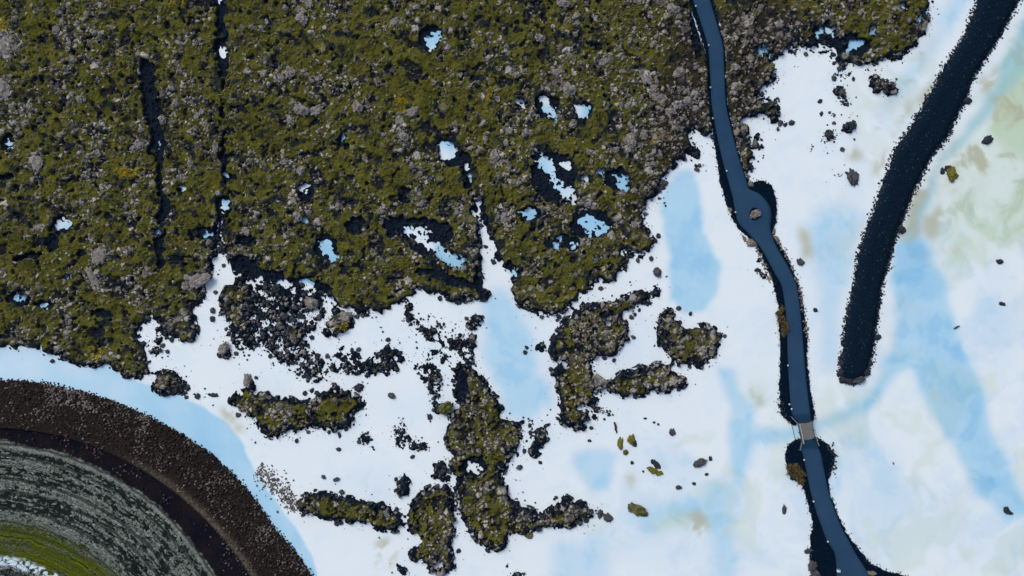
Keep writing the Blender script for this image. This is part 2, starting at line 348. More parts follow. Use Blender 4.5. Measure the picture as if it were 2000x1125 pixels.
# ------------------------------------------------------------------ fields
wx = (fbm(X, Y, 26, 11, 2)-.5)*17 + (fbm(X, Y, 8, 21, 2)-.5)*9
wy = (fbm(X, Y, 26, 31, 2)-.5)*17 + (fbm(X, Y, 8, 41, 2)-.5)*9
sol = raster([MAIN] + LUMPS + list(OUT.values()))
verge = raster(VERGE)
pathm = raster([[(l-2, y) for y, l, r in PATH] + [(r+2, y) for y, l, r in PATH[::-1]], [(l-2, y) for y, l, r in PATH2] + [(r+2, y) for y, l, r in PATH2[::-1]]])
cause = raster([CAUSE])
fx_ = (fbm(X, Y, 6, 23, 2)-.5)*13; fy_ = (fbm(X, Y, 6, 43, 2)-.5)*13
gx_ = (fbm(X, Y, 13, 25, 3)-.5)*16; gy_ = (fbm(X, Y, 13, 27, 3)-.5)*16
solw = warp(sol, wx*.8+fx_*1.5+gx_, wy*.8+fy_*1.5+gy_)
pock = warp(raster(POCKET), wx*0.4+fx_*1.5, wy*0.4+fy_*1.5)
rub = warp(raster(RUBBLE), wx*0.8+fx_, wy*0.8+fy_)
B = blur(solw, 2); Bp = blur(pock, 1); Br = np.maximum(blur(rub, 4), 0.98*sstep(0.03, 0.30, blur(solw, 7)) * sstep(0.36, 0.56, fbm(X, Y, 20, 45, 3)))
dark = blur(warp(raster(DARK), wx*.5+fx_*1.2, wy*.5+fy_*1.2), 2)
dark = np.clip(dark*(0.60+1.1*sstep(0.30, 0.55, fbm(X, Y, 16, 49, 3))), 0, 1)
warm = blur(warp(raster(WARM), wx*2, wy*2), 22); yell = blur(warp(raster(YELL), wx*.6, wy*.6), 4)
Bv = blur(np.maximum(verge, pathm), 2)

isl0 = 1 - sstep(0.0, 0.05, blur(raster([MAIN]), 8))
# rocks: jagged cells at three sizes
rx = (fbm(X, Y, 5, 51, 2)-.5)*6.5; ry = (fbm(X, Y, 5, 61, 2)-.5)*6.5
dens = fbm(X, Y, 95, 71, 4)
dens2 = fbm(X, Y, 30, 81, 3)
greyp = blur(warp(raster([ell(20,90,26,32), ell(12,175,20,30), ell(200,500,24,18,-30), ell(188,545,14,30,-25), ell(392,548,34,18,-20), ell(78,320,16,24), ell(785,245,14,22), ell(792,272,14,14), ell(967,308,14,20),
      ell(985,420,18,26), ell(275,285,18,15), ell(1180,120,18,16), ell(1270,165,12,14), ell(1232,280,14,22), ell(60,215,20,14), ell(700,440,0.1)]), wx*.4+fx_*.5, wy*.4+fy_*.5), 3)
gry = np.clip(0.36 + (dens-.5)*0.8 + (dens2-.5)*1.2 + warm*0.22 + 0.10*sstep(1000, 1300, X), 0, 1)
isl = 1 - sstep(0.0, 0.05, blur(raster([MAIN]), 8))
gry = np.clip(gry + 1.3*greyp + 0.16*isl + 0.25*sstep(.5, .62, dens2)*isl + 0.10*sstep(.97, .75, blur(solw, 14))*(1-isl), 0, 2.0)
rock = np.zeros_like(X); tone = np.zeros_like(X)
for cell, seed, pmul, hmul in ((15, 101, 0.10, 0.22), (8.2, 111, 0.26, 0.32), (5.0, 121, 0.40, 0.44)):
    f1, f2, dx, dy, i1, i2 = worley(X + rx, Y + ry, cell, seed)
    p = pmul * (0.22 + 1.25 * gry)
    p = np.maximum(p, (0.22 if cell > 10 else 0.60)*Br*(1-sstep(.55, .95, B)))
    on = i1 < p
    prof = sstep(0.03, 0.30, f2 - f1) * sstep(0.72, 0.40, f1)
    tx = (i2 - .5) * 0.9; ty = (np.modf(i2*7.3)[0] - .5) * 0.9
    h = cell*S*hmul * (0.55 + 0.9*np.modf(i2*13.7)[0]) * prof * (1 + tx*dx + ty*dy)
    h = np.where(on, h, 0)
    take = h > rock
    tone = np.where(take, 0.30 + 0.72*np.modf(i2*5.1)[0], tone)
    rock = np.where(take, h, rock)
und = (fbm(X, Y, 120, 131, 3)-.5)*0.9
hum = (fbm(X, Y, 15, 141, 4)-.5)
holes = sstep(0.36, 0.26, fbm(X, Y, 9, 151, 3))*(0.22+isl0) + sstep(0.33, 0.22, fbm(X, Y, 13, 153, 2)) + sstep(0.34, 0.26, fbm(X, Y, 34, 156, 3))*0.8
mosh = hum*0.75
inl = sstep(0.55, 1.0, B)
H = 0.60*(2*B-1) + inl*(und*0.7 + mosh*(1-0.5*dark) - 0.35*np.clip(holes, 0, 1) - 0.60*sstep(.3, .9, dark)*(1-Bp))
H = np.where(inl > 0.3, np.maximum(H, 0.06 + 0.05*hum), H)
rubH = -0.62 + 0.63*Br + 1.3*(fbm(X, Y, 11, 47, 4)-.5)*Br
H = np.maximum(H, rubH)
rk = rock * np.clip(np.maximum(B, Br)*1.3, 0, 1) * (1 - 0.35*dark*(B > .5))
Hl = H + rk
Hl = Hl - 0.45*Bp*(B > .2) 
Hl = np.where(Bp > 0.42, np.minimum(Hl, -0.17 + rk*1.15), Hl)
Hl = Hl*(1-Bv) - 0.8*Bv
stone = sstep(0.035, 0.075, rk)
# wetted black margin at the water, fissures darkened, inlet shadow painted into the colour
B2 = blur(solw*(1-pock), 6)
isl = 1 - sstep(0.0, 0.05, blur(raster([MAIN]), 8))
B3 = blur(solw*(1-pock), 11)
wet_shade = sstep(0.93, 0.70, B2 + (fbm(X, Y, 10, 161, 3)-.5)*0.6)
wet_shade = np.maximum(wet_shade, isl*sstep(0.92, 0.66, B3 + (fbm(X, Y, 16, 163, 3)-.5)*1.1))
wet_shade = np.maximum(wet_shade, (1-isl)*0.9*sstep(0.90, 0.66, B3 + (fbm(X, Y, 16, 165, 3)-.5)*1.3))
wet_shade = np.maximum(wet_shade, sstep(0.30, 0.65, dark + (fbm(X, Y, 9, 171, 2)-.5)*0.3))
wet_shade = np.clip(np.maximum(wet_shade, sstep(0.25, 0.05, Hl)*0.9), 0, 1)
wet_shade = wet_shade * (1 - 0.62*stone*sstep(0.45, 0.85, tone)*(Hl > 0.28)*(1 - 0.85*sstep(0.35, 0.7, dark)))
moss = np.clip(sstep(0.12, 0.34, 1 - np.clip(holes, 0, 1) + hum*0.4 - 0.1) * (1 - 0.45*warm) , 0, 1)
moss = moss * sstep(-0.34, -0.10, hum + 0.03)
# thin the stones where moss has grown over them
over = sstep(0.55, 0.22, gry + (vnoise(X, Y, 9, 181)-.5)*0.7)
stone = stone * (1 - 0.75*over)

ML = mat_lava()
keep = (Hl > -0.16) & (np.maximum(B, Br) > 0.03)
# carve out the basin at the bottom left and the north channel
RC = (-30, 1385)
R = np.hypot(X-RC[0], Y-RC[1]); A = np.degrees(np.arctan2(RC[1]-Y, X-RC[0]))
Ro = np.interp(A, [-30,10,22,28.5,33,37.6,44.2,49.8,59.8,73.9,87.3,180], [760,715,692,677,667,669,669,666,657,648,643,643])
Ro = Ro + (fbm(X, Y, 30, 191, 2)-.5)*5 + (vnoise(X, Y, 3.0, 193)-.5)*5
keep &= R > Ro - 4
owner = np.zeros(X.shape, np.int32)
names = list(OUT.keys())
for i, k in enumerate(names):
    owner[(blur(raster([OUT[k]]), 7) > 0.03)] = i + 1
owner[(blur(raster([MAIN]), 5) > 0.25)] = 0
AT = {'layerA': (moss, stone, tone), 'layerB': (wet_shade, np.clip(warm, 0, 1), np.clip(yell*1.2, 0, 1))}
# the main field and, apart from it, the loose rubble in the shallows
islandish = (blur(sol, 9) < 0.10) & (owner == 0)
def dil(m):
    o = m.copy(); o[1:] |= m[:-1]; o[:, 1:] |= m[:, :-1]; o[1:, 1:] |= m[:-1, :-1]; return o
o = grid_object('lava_field', keep & dil((owner == 0) & ~islandish), Hl, AT, ML); tag(o, kind='structure')
o = grid_object('lava_rubble', keep & dil(islandish), Hl - 0.003, AT, ML)
tag(o, "black broken lava rubble showing through the white shallows", 'rubble', kind='stuff')
for i, k in enumerate(names):
    P = np.array(OUT[k]); c = P.mean(0)
    o = grid_object('lava_outcrop', keep & dil(owner == i+1), Hl, AT, ML, org=W(c[0], c[1]))
    if o: tag(o, OUTLABEL[k], 'lava outcrop')

# ------------------------------------------------------------------ lagoon sheet: white silica flats and milky water
def soft(polys, r, wa=1.0): return blur(warp(raster(polys), wx*wa*1.6, wy*wa*1.6), r)
P1 = [(1298,365),(1318,338),(1345,331),(1367,355),(1374,400),(1368,450),(1388,480),(1405,510),(1400,570),(1382,602),(1340,614),(1312,590),(1303,540),(1306,490),(1293,440),(1290,400)]
P2 = [(938,590),(960,560),(985,560),(1010,600),(1030,640),(1052,690),(1048,730),(1078,770),(1085,800),(1060,790),(1030,822),(985,815),(975,760),(950,720),(935,690),(945,640)]
P3 = [(1403,725),(1440,718),(1447,760),(1467,790),(1477,850),(1472,880),(1452,945),(1435,935),(1420,860),(1428,800),(1408,750)]
P3b = [(1425,850),(1472,850),(1470,885),(1452,945),(1435,930)]
P4 = [(1118,885),(1190,876),(1205,910),(1190,950),(1155,968),(1130,930)]
P5 = [(1395,930),(1455,930),(1450,990),(1430,1010),(1440,1080),(1450,1290),(1385,1290),(1390,1080),(1380,1010),(1350,1000),(1290,1000),(1260,1050),(1250,1040),(1290,980),(1370,975)]
P5b = [(1080,1060),(1170,1050),(1200,1100),(1200,1290),(1090,1290),(1075,1100)]
P6 = [(1738,470),(1805,470),(1852,560),(1864,650),(1912,740),(1935,830),(1985,940),(2020,1010),(1960,1020),(1905,960),(1850,860),(1800,770),(1778,715),(1755,735),(1705,795),(1650,825),(1600,836),(1590,855),(1560,862),(1480,872),(1470,835),(1540,835),(1595,820),(1640,800),(1700,775),(1740,700),(1750,600),(1740,520)]
P6b = [(1795,560),(1850,640),(1905,740),(1930,850),(1960,950),(1930,940),(1890,850),(1830,730),(1795,650)]
P7 = [(2200,-160),(2200,110),(2000,150),(1950,195),(1915,245),(1880,280),(1842,322),(1822,370),(1800,430),(1785,475),(1762,475),(1775,430),(1800,380),(1840,310),(1880,260),(1930,190),(1960,120),(2000,40),(2080,-160)]
P8 = [(1585,410),(1640,395),(1675,415),(1660,520),(1640,620),(1635,720),(1605,730),(1598,560),(1580,480)]
P9 = [(1870,-160),(1895,0),(1850,70),(1810,130),(1760,190),(1720,240),(1700,230),(1780,120),(1830,60),(1850,0)]
PAL = [ell(1640,930,70,80), ell(1230,690,30,60,20), ell(1700,900,60,110,-20), ell(1320,900,50,30), ell(1950,620,40,120), ell(1810,1010,130,70,10), ell(1560,1010,0.1), ell(800,800,60,30), ell(720,940,60,30), ell(1010,700,60,130,-10), ell(510,750,40,20), ell(620,1000,0.1), ell(1320,1060,160,60), ell(1950,1060,80,70), ell(1700,1090,80,30)]
GRN = [[(2200,0),(1990,60),(1960,160),(1930,220),(1880,290),(1850,320),(1830,400),(1835,470),(1870,520),(1990,480),(2200,500)]]
GRN2 = [P7, [(2200,100),(2000,120),(1965,190),(1935,230),(1940,270),(2000,320),(2200,330)], [(1480,745),(1470,780),(1485,800),(1492,770)], ell(1310,1020,40,18,-15)]
TAN = [[(1755,480),(1775,400),(1800,340),(1815,350),(1795,410),(1790,470)], ell(1930,160,10,30,40), ell(1785,125,20,36,20), ell(1808,182,10,20,40), ell(1712,240,12,22,20), ell(1668,305,26,16,-15), ell(1896,318,24,12,20), ell(1868,365,20,8,20), ell(1820,435,13,42,18), ell(1950,215,26,24), ell(1975,215,30,40), ell(1900,300,34,22,20),
       ell(1362,1020,20,26), ell(742,1085,24,30,20), ell(1480,780,8,24,-15), ell(1575,470,12,40,-20), ell(455,820,10,30,-30), ell(1735,300,8,60,28), ell(1770,230,6,50,28), ell(1965,230,20,10), ell(1895,480,40,4,-12), ell(1230,940,10,16,-20), ell(1445,1025,9)]
chan = raster([NORTHSHORE + [(400,1290),(-160,1290)]])
chan = blur(warp(chan, wx*.35, wy*.35), 2)
low = fbm(X, Y, 150, 201, 4); med = fbm(X, Y, 40, 211, 4)
blue = np.zeros_like(X)
for pl, r, a in (([P1], 5, .66), ([P2], 9, .50), ([P3], 7, .5), ([P3b], 9, .35), ([P4], 7, .50), ([P5], 14, .50), ([P5b], 12, .42), ([P6], 8, .66), ([P6b], 12, .22), ([P7], 7, .70), ([P8], 16, .52), ([P9], 12, .5)):
    blue = 1 - (1-blue)*(1 - a*soft(pl, r, .5))
blue = 1 - (1-blue)*(1 - 0.20*soft(PAL, 24))
qx = (fbm(X, Y, 90, 205, 3)-.5)*170; qy = (fbm(X, Y, 90, 207, 3)-.5)*170
cl1 = fbm(X+qx, Y+qy, 110, 209, 5); cl2 = fbm(X+qx*.5, Y+qy*.5, 34, 213, 5)
wild = np.clip(sstep(1050, 1300, X)*sstep(640, 900, Y) + sstep(1560, 1750, X), 0, 1)
blue = blue*(0.93 + 0.25*(cl2-.4)) 
blue = np.clip(blue + wild*(0.17*sstep(.45, .68, cl1) + 0.13*sstep(.5, .66, cl2) - 0.03) + (1-wild)*0.10*sstep(.5, .7, cl2) + (low-.5)*0.10, 0, 1)
mainB = blur(raster([MAIN]), 4)
blue = np.maximum(blue, 0.82*sstep(0.7, 0.95, mainB)*sstep(0.35, 0.75, fbm(X, Y, 50, 215, 2)+0.12))
chanblue = np.clip(0.54 + 0.14*sstep(64, 46, np.degrees(np.arctan2(RC[1]-Y, X-RC[0]))) + (low-.5)*0.5 + (med-.5)*0.2, 0, 1)*chan
blue = np.maximum(blue*(1-chan), chanblue)
green = np.clip(soft(GRN, 22)*(0.36+1.6*np.clip(cl2-.42, 0, 1)) + soft(GRN2, 10, .6)*0.6 + 0.30*wild*sstep(.5, .68, fbm(X+qx, Y+qy, 80, 217, 4)), 0, 1)
tan = np.clip(soft(TAN, 6)*0.95*sstep(0.38, 0.62, cl2)+ 0.6*soft(GRN, 20)*sstep(.55, .68, cl2)*sstep(520,300,Y) + 0.16*sstep(0.55, 0.8, fbm(X, Y, 60, 221, 4))*sstep(1500, 1700, X), 0, 1)
# a bright scum line hugging the banks
rim = np.maximum(blur(cause, 8), blur(verge, 4))*(1 - np.maximum(cause, verge))
rim = sstep(0.10, 0.45, rim)
blue = blue*(1 - rim*0.75*(1-chan)); green = green*(1-rim*.8)
def mat_lagoon():
    s = NM('milky_silica_water', 0.5, 0.3)
    blue, green, tan = s.attr('pool'); 
    n = s.noise(0.22, 6, 0.6); n2 = s.noise(1.1, 5, 0.65, 4)
    f = s.math('ADD', blue, s.math('MULTIPLY', s.math('SUBTRACT', n, 0.5), 0.16))
    f = s.math('ADD', f, s.math('MULTIPLY', s.math('SUBTRACT', n2, 0.5), 0.10))
    c = s.ramp(f, [(0.0, (0.685, 0.755, 0.77)), (0.25, (0.59, 0.695, 0.755)), (0.6, (0.385, 0.605, 0.735)), (1.0, (0.20, 0.465, 0.69))])
    c = s.mix(green, c, s.mix(blue, (0.47, 0.59, 0.43), (0.25, 0.48, 0.53)))
    c = s.mix(s.math('MULTIPLY', tan, 0.8), c, (0.40, 0.40, 0.27))
    n4 = s.noise(9, 4, .7, 7); c = s.mix(s.rng(n4, .58, .8, 0, .12), c, (.45, .50, .52)); s.bump(n2, 0.06, 0.5)
    return s.out(c)
MW = mat_lagoon()
lagH = (low-.5)*0.03 - 0.02*blue
wat = blue > 0.33
PA = {'pool': (blue, green, tan)}
step = 3
sub = np.zeros(X.shape, bool); sub[::step, ::step] = True
wl = np.zeros(X.shape, bool)
ws = wat[::step, ::step]; wd = ws.copy(); wd[1:] |= ws[:-1]; wd[:, 1:] |= ws[:, :-1]; wd[1:, 1:] |= ws[:-1, :-1]
cellw = ws[:-1, :-1]
wk = np.zeros_like(wat); wk[::step, ::step] = wd
# cell is water when its upper left corner is water: two meshes that share their border exactly
def split_grid(name, cellmask, H, attrs, mat, step):
    ys = np.arange(0, NY, step); xs = np.arange(0, NX, step)
    cell = cellmask
    idx = np.zeros((len(ys), len(xs)), bool)
    idx[:-1, :-1] |= cell; idx[1:, :-1] |= cell; idx[:-1, 1:] |= cell; idx[1:, 1:] |= cell
    num = np.full(idx.shape, -1, np.int32); num[idx] = np.arange(idx.sum())
    F = np.stack([num[:-1, :-1][cell], num[1:, :-1][cell], num[1:, 1:][cell], num[:-1, 1:][cell]], 1)
    ix = np.ix_(ys, xs)
    V = np.stack([(X[ix][idx]-1000)*S, (562.5-Y[ix][idx])*S, H[ix][idx]], 1)
    me = raw_mesh(name, V, F); me.polygons.foreach_set('use_smooth', np.ones(len(F), bool))
    for an, chs in attrs.items():
        at = me.attributes.new(an, 'FLOAT_COLOR', 'POINT'); buf = np.ones((len(V), 4), np.float32)
        for i, ch in enumerate(chs): buf[:, i] = ch[ix][idx]
        at.data.foreach_set('color', buf.ravel())
    me.materials.append(mat)
    o = bpy.data.objects.new(name, me); COL.objects.link(o); return o
tag(split_grid('water', cellw, lagH, PA, MW, step), kind='structure')
tag(split_grid('silica_flat', ~cellw, lagH, PA, MW, step), kind='structure')
# country beyond the frame, out to the horizon
def mat_far():
    s = NM('far_ground', 0.9)
    n = s.noise(0.008, 6, 0.65); n2 = s.noise(1.2, 5, 0.7, 3)
    mo = s.ramp(n2, [(0.35, (0.01, 0.012, 0.006)), (0.55, (0.06, 0.065, 0.012)), (0.68, (0.20, 0.19, 0.18))])
    return s.out(s.mix(s.rng(n, 0.49, 0.51), mo, (0.62, 0.71, 0.79)))
bm = bmesh.new(); vs = [bm.verts.new(p) for p in ((-3000,-3000,-.9),(3000,-3000,-.9),(3000,3000,-.9),(-3000,3000,-.9))]; bm.faces.new(vs)
me = bpy.data.meshes.new('ground'); bm.to_mesh(me); me.materials.append(mat_far()); o = bpy.data.objects.new('ground', me); COL.objects.link(o); tag(o, kind='structure')

# ------------------------------------------------------------------ gravel causeway and path verges
def mat_gravel(name, lo, hi, speck):
    s = NM(name, 0.95, 0.03)
    st, tn, _ = s.attr('grav')
    n = s.noise(0.5, 4); n2 = s.noise(5.0, 4, 0.75, 2)
    c = s.mix(s.rng(n2, 0.35, 0.7), lo, hi)
    c = s.mix(s.math('MULTIPLY', n, 0.25), c, hi)
    c = s.mix(st, c, speck)
    s.bump(n2, 0.08, 0.6)
    return s.out(c)
edge = (vnoise(X, Y, 3.2, 231)-.5)*7 + (vnoise(X, Y, 8, 233)-.5)*5; edge2 = (vnoise(X, Y, 3.4, 235)-.5)*7 + (vnoise(X, Y, 9, 237)-.5)*5
cb = blur(warp(cause, edge, edge2), 1, 1); cbig = blur(cause, 14)
gr = vnoise(X, Y, 2.3, 241); gr2 = vnoise(X, Y, 1.7, 243)
spk = (np.random.default_rng(5).random(X.shape, dtype=np.float32) < 0.0045).astype(np.float32)
spk = np.clip(spk + 0.5*np.roll(spk, 1, 0), 0, 1) * (0.3 + 0.7*vnoise(X, Y, 5, 247))
Hc = np.where(cb > .5, 0.05 + 0.7*sstep(0.45, 0.95, cbig) + (gr-.5)*0.14, -0.3)
Hc = np.minimum(Hc, -0.3 + 1.2*cb + 0.3*gr)
MG = mat_gravel('dark_causeway_gravel', (0.0022, 0.0085, 0.0180), (0.0045, 0.0125, 0.024), (0.10, 0.12, 0.14))
o = grid_object('gravel_causeway', blur(cause, 6) > 0.05, Hc, {'grav': (spk, gr, gr2)}, MG); tag(o, kind='structure')
vb = blur(warp(verge, edge*.45, edge2*.45), 1, 1)
Hv = np.where(vb > .5, 0.16 + (gr-.5)*0.14, -0.3); Hv = np.minimum(Hv, -0.3 + 1.0*vb + 0.25*gr)
pb = blur(pathm, 3); Hv = np.where(pb > .55, np.minimum(Hv, 0.12), Hv)
MV = mat_gravel('black_verge_gravel', (0.0012, 0.0058, 0.0140), (0.0022, 0.0085, 0.0190), (0.05, 0.07, 0.09))
o = grid_object('gravel_verge', blur(np.maximum(verge, 0), 5) > 0.05, Hv, {'grav': (spk*0.25, gr, gr2)}, MV); tag(o, kind='structure')

# ------------------------------------------------------------------ basin at the bottom left
Rt = np.interp(A, [0,26.3,37.8,44.9,59,87,180], [596,586,576,571,563,552,552])
rn = R + (fbm(X, Y, 40, 251, 2)-.5)*7
v_t = A*math.pi/180*480
pu, pv = rn, v_t*0.62
b1 = fbm(rn*1.0, v_t*0.05, 14, 261, 3)                    # concentric bands
b2 = fbm(rn*1.0, v_t*0.10, 6, 271, 3)
wpu = pu + (vnoise(X, Y, 4, 273)-.5)*5.5; wpv = pv + (vnoise(X, Y, 4, 275)-.5)*4
f1, f2, dx, dy, i1, i2 = worley(wpu, wpv*.85, 5.2, 281)
g1, g2, _, _, j1, j2 = worley(wpu*1.0, wpv, 3.2, 283)
b3 = fbm(rn, v_t*0.03, 3.4, 265, 2)
prof = np.interp(rn, [0,280,372,378,390,397,404,424,432,450,458,475,482,498,503,510,515,526], [.6,.7,.75,.85,.85,.45,.28,.30,.85,.88,.45,.42,.75,.75,.25,.3,.95,.95])
band = np.clip(prof + 0.04 + (b3-.5)*1.3 + (b1-.5)*0.8 + (b2-.5)*0.8 + (fbm(X, Y, 26, 263, 3)-.5)*0.5, 0, 1)
edgeband = sstep(508, 514, rn + (vnoise(X, Y, 4, 268)-.5)*8)*sstep(527, 522, rn)
band = np.clip(np.maximum(band, edgeband*0.95), 0.13, 1)
crust = (i1 < band*1.0) * sstep(0.05, 0.20, f2-f1) * (0.60+0.45*i2)
crust = crust*(0.55+0.6*vnoise(X, Y, 2.4, 267)); crust = np.maximum(crust*0.95, (j1 < band*0.6)*sstep(0.05, 0.25, g2-g1)*(0.4+0.35*j2))
crust = np.maximum(crust, edgeband*(0.30+0.65*vnoise(X, Y, 2.2, 285)))
inner = sstep(527, 521, rn + (vnoise(X, Y, 5, 287)-.5)*7)
grn = sstep(278, 305, rn)*sstep(382, 352, rn + (b2-.5)*30)*(0.55+0.45*sstep(.35,.55,b2))
crust = crust*(1 - 0.72*grn)
wh = sstep(281, 287, rn)*sstep(306, 299, rn + (vnoise(X, Y, 8, 289)-.5)*10)
whc = wh * sstep(0.38, 0.5, vnoise(X, Y, 7, 299)+.12) * sstep(0.02, 0.2, worley(wpu*0.8, wpv*0.5, 9, 291)[1]-worley(wpu*0.8, wpv*0.5, 9, 291)[0])
s1, s2, _, _, k1, k2 = worley(X+rx*.4, Y+ry*.4, 3.1, 293)
tpos = (R - Rt)/np.maximum(Ro-Rt, 1)
gpatch = fbm(X, Y, 34, 295, 4)
gden = np.clip(0.07 + 0.55*sstep(0.0, 0.55, tpos)*sstep(96, 70, A) + 0.25*sstep(0.4, 0.9, tpos) + (gpatch-.5)*1.2, 0.02, 1.1)*(tpos > -0.45)
gst = (k1 < gden*0.62)*sstep(0.04, 0.2, s2-s1)*sstep(.75, .45, s1)*(1-inner)
tanl = np.exp(-(np.maximum(R - Rt - 5, 0)/8.0)**2 - (np.minimum(R - Rt - 5, 0)/3.5)**2) * 0.8*sstep(66, 46, A) * (0.45+0.8*vnoise(X, Y, 4, 297)) * (1-inner)
Hb = np.interp(R, [0,500,525,560,590,640,690,760], [0.25,0.3,0.35,0.62,0.85,0.55,0.30,0.0])
Hb = np.where(R > Rt, 0.85*np.clip(1-tpos, 0, 1)**0.8 + 0.10, Hb)
Hb = Hb + gst*(0.10+0.22*np.modf(k2*3.3)[0]) + crust*inner*0.10 + (gr-.5)*0.07
Hb = np.where(R > Ro, -0.3, Hb)
darkstrip = sstep(1.5, 0, np.abs(0))  if False else (R < Rt).astype(np.float32)*(1-inner)
def mat_basin():
    s = NM('basin_crust_and_gravel', 0.95, 0.04)
    cr, gn, wh = s.attr('bA'); st, tn, inn = s.attr('bB'); tl, dk, _ = s.attr('bC')
    n = s.noise(0.4, 5); n2 = s.noise(3.5, 5, 0.7, 6); n3 = s.noise(9, 3, 0.7, 8)
    floor = s.mix(s.rng(n, 0.35, 0.65), (0.005, 0.010, 0.008), (0.014, 0.022, 0.018))
    cru = s.mix(s.rng(n2, 0.35, 0.68), (0.15, 0.175, 0.155), (0.32, 0.35, 0.31))
    st1 = s.n('ShaderNodeVectorMath'); st1.operation = 'DISTANCE'; s.L(s.geo, st1.inputs[0]); st1.inputs[1].default_value = (-1030*S, -822.5*S, 0.3)
    st2 = s.n('ShaderNodeTexNoise'); st2.noise_dimensions = '1D'; st2.inputs['Detail'].default_value = 3; st2.inputs['Scale'].default_value = 1.5
    s.L(s.math('ADD', st1.outputs['Value'], s.math('MULTIPLY', n, 1.2)), st2.inputs['W'])
    cr2 = s.math('MULTIPLY', cr, s.rng(st2.outputs['Fac'], 0.40, 0.54, 0.25, 1.0))
    a = s.mix(cr2, floor, cru)
    sx = s.n('ShaderNodeVectorMath'); sx.operation = 'DISTANCE'; s.L(s.geo, sx.inputs[0]); sx.inputs[1].default_value = (-1030*S, -822.5*S, 0.3)
    w1 = s.n('ShaderNodeTexNoise'); w1.noise_dimensions = '1D'; w1.inputs['Detail'].default_value = 4; w1.inputs['Scale'].default_value = 3.2
    s.L(s.math('ADD', sx.outputs['Value'], s.math('MULTIPLY', n, 1.6)), w1.inputs['W'])
    n2b = s.math('ADD', s.math('MULTIPLY', n2, 0.45), s.math('MULTIPLY', w1.outputs['Fac'], 0.55))
    grc = s.ramp(n2b, [(0.35, (0.018, 0.026, 0.003)), (0.52, (0.065, 0.080, 0.004)), (0.7, (0.15, 0.17, 0.012))])
    a = s.mix(s.math('MULTIPLY', gn, s.math('SUBTRACT', 1.0, s.math('MULTIPLY', cr, 0.55))), a, grc)
    a = s.mix(wh, a, (0.52, 0.64, 0.72))
    base = s.mix(s.rng(n2, 0.35, 0.65), (0.005, 0.0045, 0.005), (0.028, 0.021, 0.018))
    base = s.mix(dk, base, s.mix(s.rng(n, 0.35, 0.65), (0.0040, 0.0050, 0.0105), (0.012, 0.0085, 0.010)))
    stc = s.ramp(s.math('ADD', tn, s.math('MULTIPLY', s.math('SUBTRACT', n3, .5), 1.5)), [(0.2, (0.020, 0.017, 0.017)), (0.65, (0.058, 0.047, 0.041)), (0.95, (0.21, 0.185, 0.17))])
    g = s.mix(st, base, stc)
    g = s.mix(s.math('MULTIPLY', tl, 0.75), g, s.mix(s.rng(n2, .35, .65), (0.08, 0.066, 0.048), (0.18, 0.155, 0.11)))
    s.bump(n3, 0.1, 0.6)
    return s.out(s.mix(inn, g, a))
o = grid_object('basin_slope', R < Ro + 3, Hb, {'bA': (crust, grn*inner, whc*inner), 'bB': (gst, np.clip(np.modf(k2*5.7)[0]*0.85 + (gpatch-.46)*1.0 + 0.9*blur(raster([ell(130,752,45,7,8), ell(290,818,12,14), ell(150,790,50,12,15)]), 8), 0, 1), inner), 'bC': (np.clip(tanl, 0, 1), darkstrip, gr)}, mat_basin())
tag(o, kind='structure')

# ------------------------------------------------------------------ the path
def smooth_rows(rows, n=6):
    rows = np.array(rows, float); out = []
    for i in range(len(rows)-1):
        p0 = rows[max(i-1, 0)]; p1 = rows[i]; p2 = rows[i+1]; p3 = rows[min(i+2, len(rows)-1)]
        for k in range(n):
            t = k/n
            y = p1[0] + (p2[0]-p1[0])*t
            # cubic Hermite in y with finite-difference slopes
            h = p2[0]-p1[0]
            def sl(a, b, c, j):
                d1 = (b[j]-a[j])/max(b[0]-a[0], 1e-6); d2 = (c[j]-b[j])/max(c[0]-b[0], 1e-6)
                return 0 if d1*d2 < 0 else (2*d1*d2/(d1+d2) if abs(d1+d2) > 1e-9 else 0)
            r = [y]
            for j in (1, 2):
                m1 = sl(p0, p1, p2, j) if i > 0 else (p2[j]-p1[j])/h
                m2 = sl(p1, p2, p3, j) if i < len(rows)-2 else (p2[j]-p1[j])/h
                r.append((2*t**3-3*t*t+1)*p1[j] + (t**3-2*t*t+t)*h*m1 + (-2*t**3+3*t*t)*p2[j] + (t**3-t*t)*h*m2)
            out.append(r)
    out.append(list(rows[-1])); return out
def mat_path():
    s = NM('blue_grey_asphalt', 0.9, 0.12)
    n = s.noise(0.25, 5); n2 = s.noise(1.2, 5, 0.65, 2); n3 = s.noise(14, 3, 0.7, 5)
    c = s.mix(s.rng(n, 0.35, 0.65), (0.0155, 0.046, 0.094), (0.021, 0.054, 0.104))
    c = s.mix(s.rng(n2, 0.60, 0.74, 0, 0.4), c, (0.013, 0.036, 0.075))
    e, m, _ = s.attr('edge')
    c = s.mix(s.math('MULTIPLY', e, 0.55), c, (0.006, 0.034, 0.060))
    c = s.mix(m, c, s.mix(s.rng(n3, .5, .75), (0.006, 0.030, 0.066), (0.020, 0.055, 0.09)))
    s.bump(n3, 0.01, 0.5)
    return s.out(c)
MP = mat_path(); PZ = 0.26
